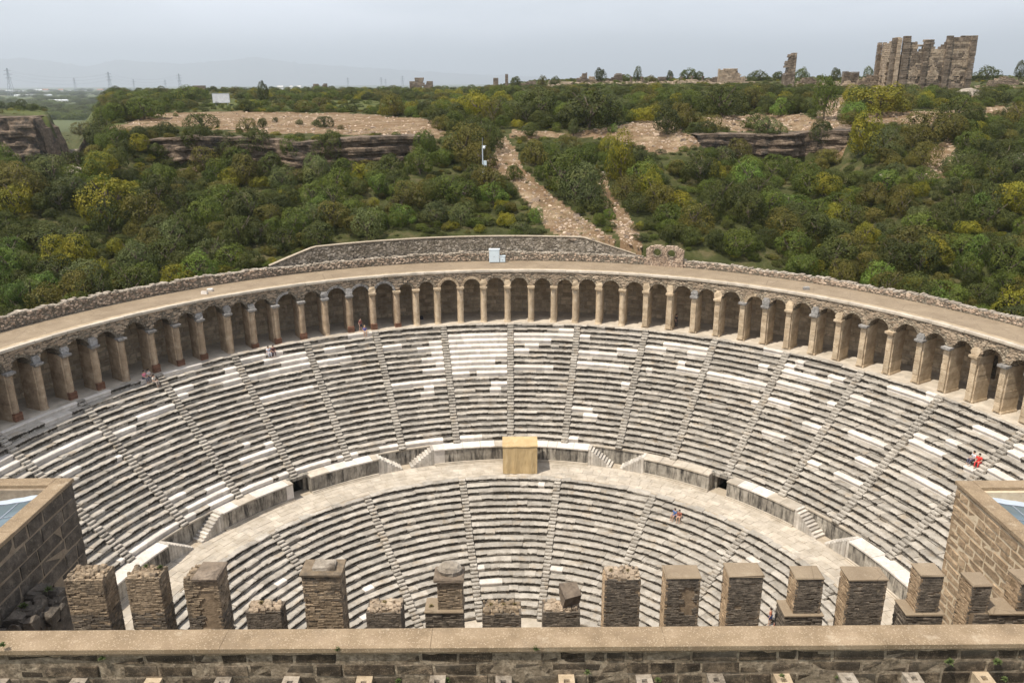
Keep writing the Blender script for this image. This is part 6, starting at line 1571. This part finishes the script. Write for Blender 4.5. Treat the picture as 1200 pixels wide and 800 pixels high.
def heading(p): return math.atan2(p[0], -p[1]) + math.pi if False else math.atan2(-p[0], p[1])   # faces the stage
DK = (.03, .022, .018)
# standing / seated visitors: u, v of feet or seat, level
def rowseat(u, v):      # nearest bench of the upper or lower seating on this line of sight
    best = None
    for Rn, zf, N, T in ((uR, uZ, NU, TU), (lR, lZ, NL, TL)):
        for k in range(N):
            p = atz(u, v, zf(k)); r = math.hypot(p.x, p.y); e = abs(r - (Rn(k) + .22))
            if best is None or e < best[0]: best = (e, p, Rn(k), zf(k))
    e, p, rn, z = best; a = math.atan2(p.x, p.y); return Vector(P(a, rn + .24, z)), a
PEOPLE = [(172.5, 445, 'sit', (.75, .25, .32), (.1, .1, .13, 0), 'seated visitor in pink at the upper left, leftmost of three'), (179.5, 444, 'sit', (.55, .5, .47), (.08, .08, .09, 0), 'seated visitor in pale top at the upper left, middle of three'),
          (182.5, 449, 'sit', (.6, .55, .48), (.35, .3, .26, 0), 'dark-haired seated visitor one bench lower, rightmost of three'), (311.5, 412, 'sit', (.65, .65, .7), (.5, .5, .55, 0), 'visitor in a white top seated at the top, left of a pair'),
          (317.5, 411, 'sit', (.12, .06, .06), (.07, .04, .05, 0), 'visitor in dark clothes seated at the top, right of a pair'), (429.5, 392, 'sit', (.12, .12, .3), (.55, .5, .45, 1), 'fair-haired visitor in blue seated below the arcade'),
          (789.5, 606, 'sit', (.09, .16, .35), (.09, .12, .25, 1), 'visitor in blue seated on the lower benches beside a companion'), (798.5, 604, 'sit', (.3, .1, .07), (.5, .32, .25, 1), 'bare-legged visitor in red seated on the lower benches'),
          (1141.5, 543, 'sit', (.65, .06, .05), (.55, .05, .05, 0), 'visitor all in red seated on the upper benches at the right'), (1136.5, 540, 'sit', (.65, .63, .65), (.1, .1, .15, 0), 'visitor in white seated just behind the one in red')]
for u, v, ps, tp, bt_, lb in PEOPLE:
    q, a = rowseat(u, v); person(q, heading(q) + R.uniform(-.4, .4), ps, tp, bt_, (.45, .32, .18) if 'fair' in lb else DK, lb)
q = atz(423.5, 389.5, .0); r = math.hypot(q.x, q.y); q = q * (47.3 / r); q.z = 0; person(q, heading(q) + .5, 'stand', (.2, .07, .06), (.04, .04, .06, 1), DK, 'visitor in a dark red top standing before the arcade columns')
q = atz(792, 384, 0); person(Vector((q.x, q.y, 0)), heading(q) + 1.2, 'stand', (.03, .03, .035), (.03, .03, .035, 0), DK, 'visitor in black standing in the shade inside an arch')
q, a = rowseat(898, 733); person(q, heading(q) - .9, 'stand', (.4, .16, .1), (.05, .1, .3, 1), DK, 'standing visitor in blue shorts seen between two foreground pillars')
q, a = rowseat(911, 738); person(q, heading(q) - .4, 'sit', (.35, .12, .1), (.1, .1, .12, 0), DK, 'seated visitor half hidden by the wall next to the standing one')
def bag(u, v, z, label, s=.3):
    p = atz(u, v, z); mb = MB(); n = 8
    pr = [(0, .8), (.15, 1.), (.6, .9), (.9, .55), (1., .2)]; vs = []
    for h, r_ in pr: vs += [(p.x + s * r_ * math.cos(.785 * i) * .9, p.y + s * r_ * .6 * math.sin(.785 * i), p.z + h * s * 1.5) for i in range(n)]
    mb.add(vs, [tuple(range(32, 40))] + [(k * n + i, k * n + (i + 1) % n, k * n + n + (i + 1) % n, k * n + n + i) for k in range(4) for i in range(n)]); solid('backpack', mb, [skinmat('cloth_black', (.03, .03, .04))], label, 'bag', tuple(p))
bag(414.5, 388, .0, 'dark bag lying at the foot of a column beside the standing visitor'); bag(494, 374, 0, 'black bag on the gallery floor under an arch')
# loose pale stone on the walkway and a small floodlight
for u, v, lb in ((240, 344, 'loose white stone lying on the left part of the walkway'), (246.5, 341, 'smaller loose stone right of the white one on the walkway'), (945, 339, 'small grey stone post on the right part of the walkway')):
    p = atz(u, v, 6.65); mb = MB(); mb.add(*worn(lambda s, d, z: (p.x + s, p.y + z, p.z + .3 - d), -.35, .3, -.2, .2, 0, .32, .06, .05)); solid('loose_stone', mb, 'new' if 'white' in lb else 'grey', lb, 'stone', tuple(p))

# ================================================================ labels of the hillside trees: colour, size, place beside a landmark
WORD = {'dark': 'dark green', 'mid': 'mid-green', 'olive': 'brownish olive', 'yellow': 'yellow-green', 'grey': 'grey-green', 'bright': 'fresh green'}
LM = [(566, 190, 'camera mast'), (260, 116, 'signboard'), (461, 122, 'lone terrace tree'), (640, 225, 'gravel gully'), (755, 265, 'right gully branch'), (450, 172, 'reddish cliff'), (330, 165, 'cliff below the terrace'), (910, 168, 'layered rock outcrop'), (1085, 75, 'basilica ruin'),
      (926, 80, 'tall ruined pier'), (855, 88, 'blocky ruined wall'), (493, 97, 'small horizon ruin'), (130, 235, 'mustard-yellow tree'), (84, 195, 'pale rock mass'), (22, 178, 'big far-left boulder'), (935, 258, 'light-green tree'), (1013, 155, 'tall yellow-green tree'), (787, 298, 'double arch ruin'),
      (580, 295, 'electrical cabinet'), (330, 305, 'left end of the retaining wall'), (735, 300, 'right end of the retaining wall'), (781, 142, 'round shrub by the path'), (846, 118, 'broad dark bush'), (720, 92, 'skyline ruins'), (180, 345, 'left parapet'), (1000, 335, 'right parapet'), (1150, 360, 'far right parapet'), (40, 375, 'far left parapet'),
      (1120, 200, 'pale bare patch at right'), (728, 180, 'vivid yellow tree'), (120, 150, 'left tip of the terrace'), (650, 150, 'sandy path')]
seen = {}
for t, c, w, h, (u, v, d), named in TREES:
    if named: continue
    dd, k = min(((u - a) ** 2 + (v - b) ** 2 * 1.8, i) for i, (a, b, n_) in enumerate(LM)); a, b, n_ = LM[k]
    vert = 'above' if v < b - 9 else ('below' if v > b + 9 else ''); hor = 'left of' if u < a - 9 else ('right of' if u > a + 9 else '')
    pos = (vert + ' ' + hor.replace(' of', '')) if vert and hor else (vert or (hor.replace(' of', '') if hor else 'beside'))
    px = w / d * FPX * 2
    size = 'large' if px > 40 else ('medium' if px > 24 else 'small'); kind = 'tree' if h > 3.2 else 'bush'
    of = (' of' if hor else '')
    seen.setdefault((WORD[c], size, kind, pos + of, n_), []).append((dd, t))
ORD = ['', 'second ', 'third ', 'fourth ', 'fifth ', 'sixth ', 'seventh ', 'eighth ', 'ninth ', 'tenth ', 'eleventh ', 'twelfth ']
for (c, s, kd, pos, n_), L in seen.items():
    L.sort(key=lambda q: q[0])
    for i, (d_, t) in enumerate(L):
        t['category'] = 'tree' if kd == 'tree' else 'shrub'
        t['label'] = (s + ' ' + c + ' ' + kd + ', ' + (ORD[min(i, 11)] + 'nearest ' if len(L) > 1 else '') + pos + ' the ' + n_)

# ================================================================ HAZE
mb = MB(); box(mb, -28000, 28000, -28000, 28000, -32, 1000)
hz = solid('haze', mb, 'white', 'thin pale haze filling the air over the plain', None, (0, 0, 0), kind='stuff')
m_ = bpy.data.materials.new('haze_air'); m_.use_nodes = True; nt = m_.node_tree; nt.nodes.clear(); o_ = nt.nodes.new('ShaderNodeOutputMaterial'); v_ = nt.nodes.new('ShaderNodeVolumePrincipled')
v_.inputs['Density'].default_value = .00012; v_.inputs['Color'].default_value = (.84, .93, 1, 1); v_.inputs['Anisotropy'].default_value = .2
nt.links.new(v_.outputs[0], o_.inputs['Volume']); hz.data.materials.clear(); hz.data.materials.append(m_)
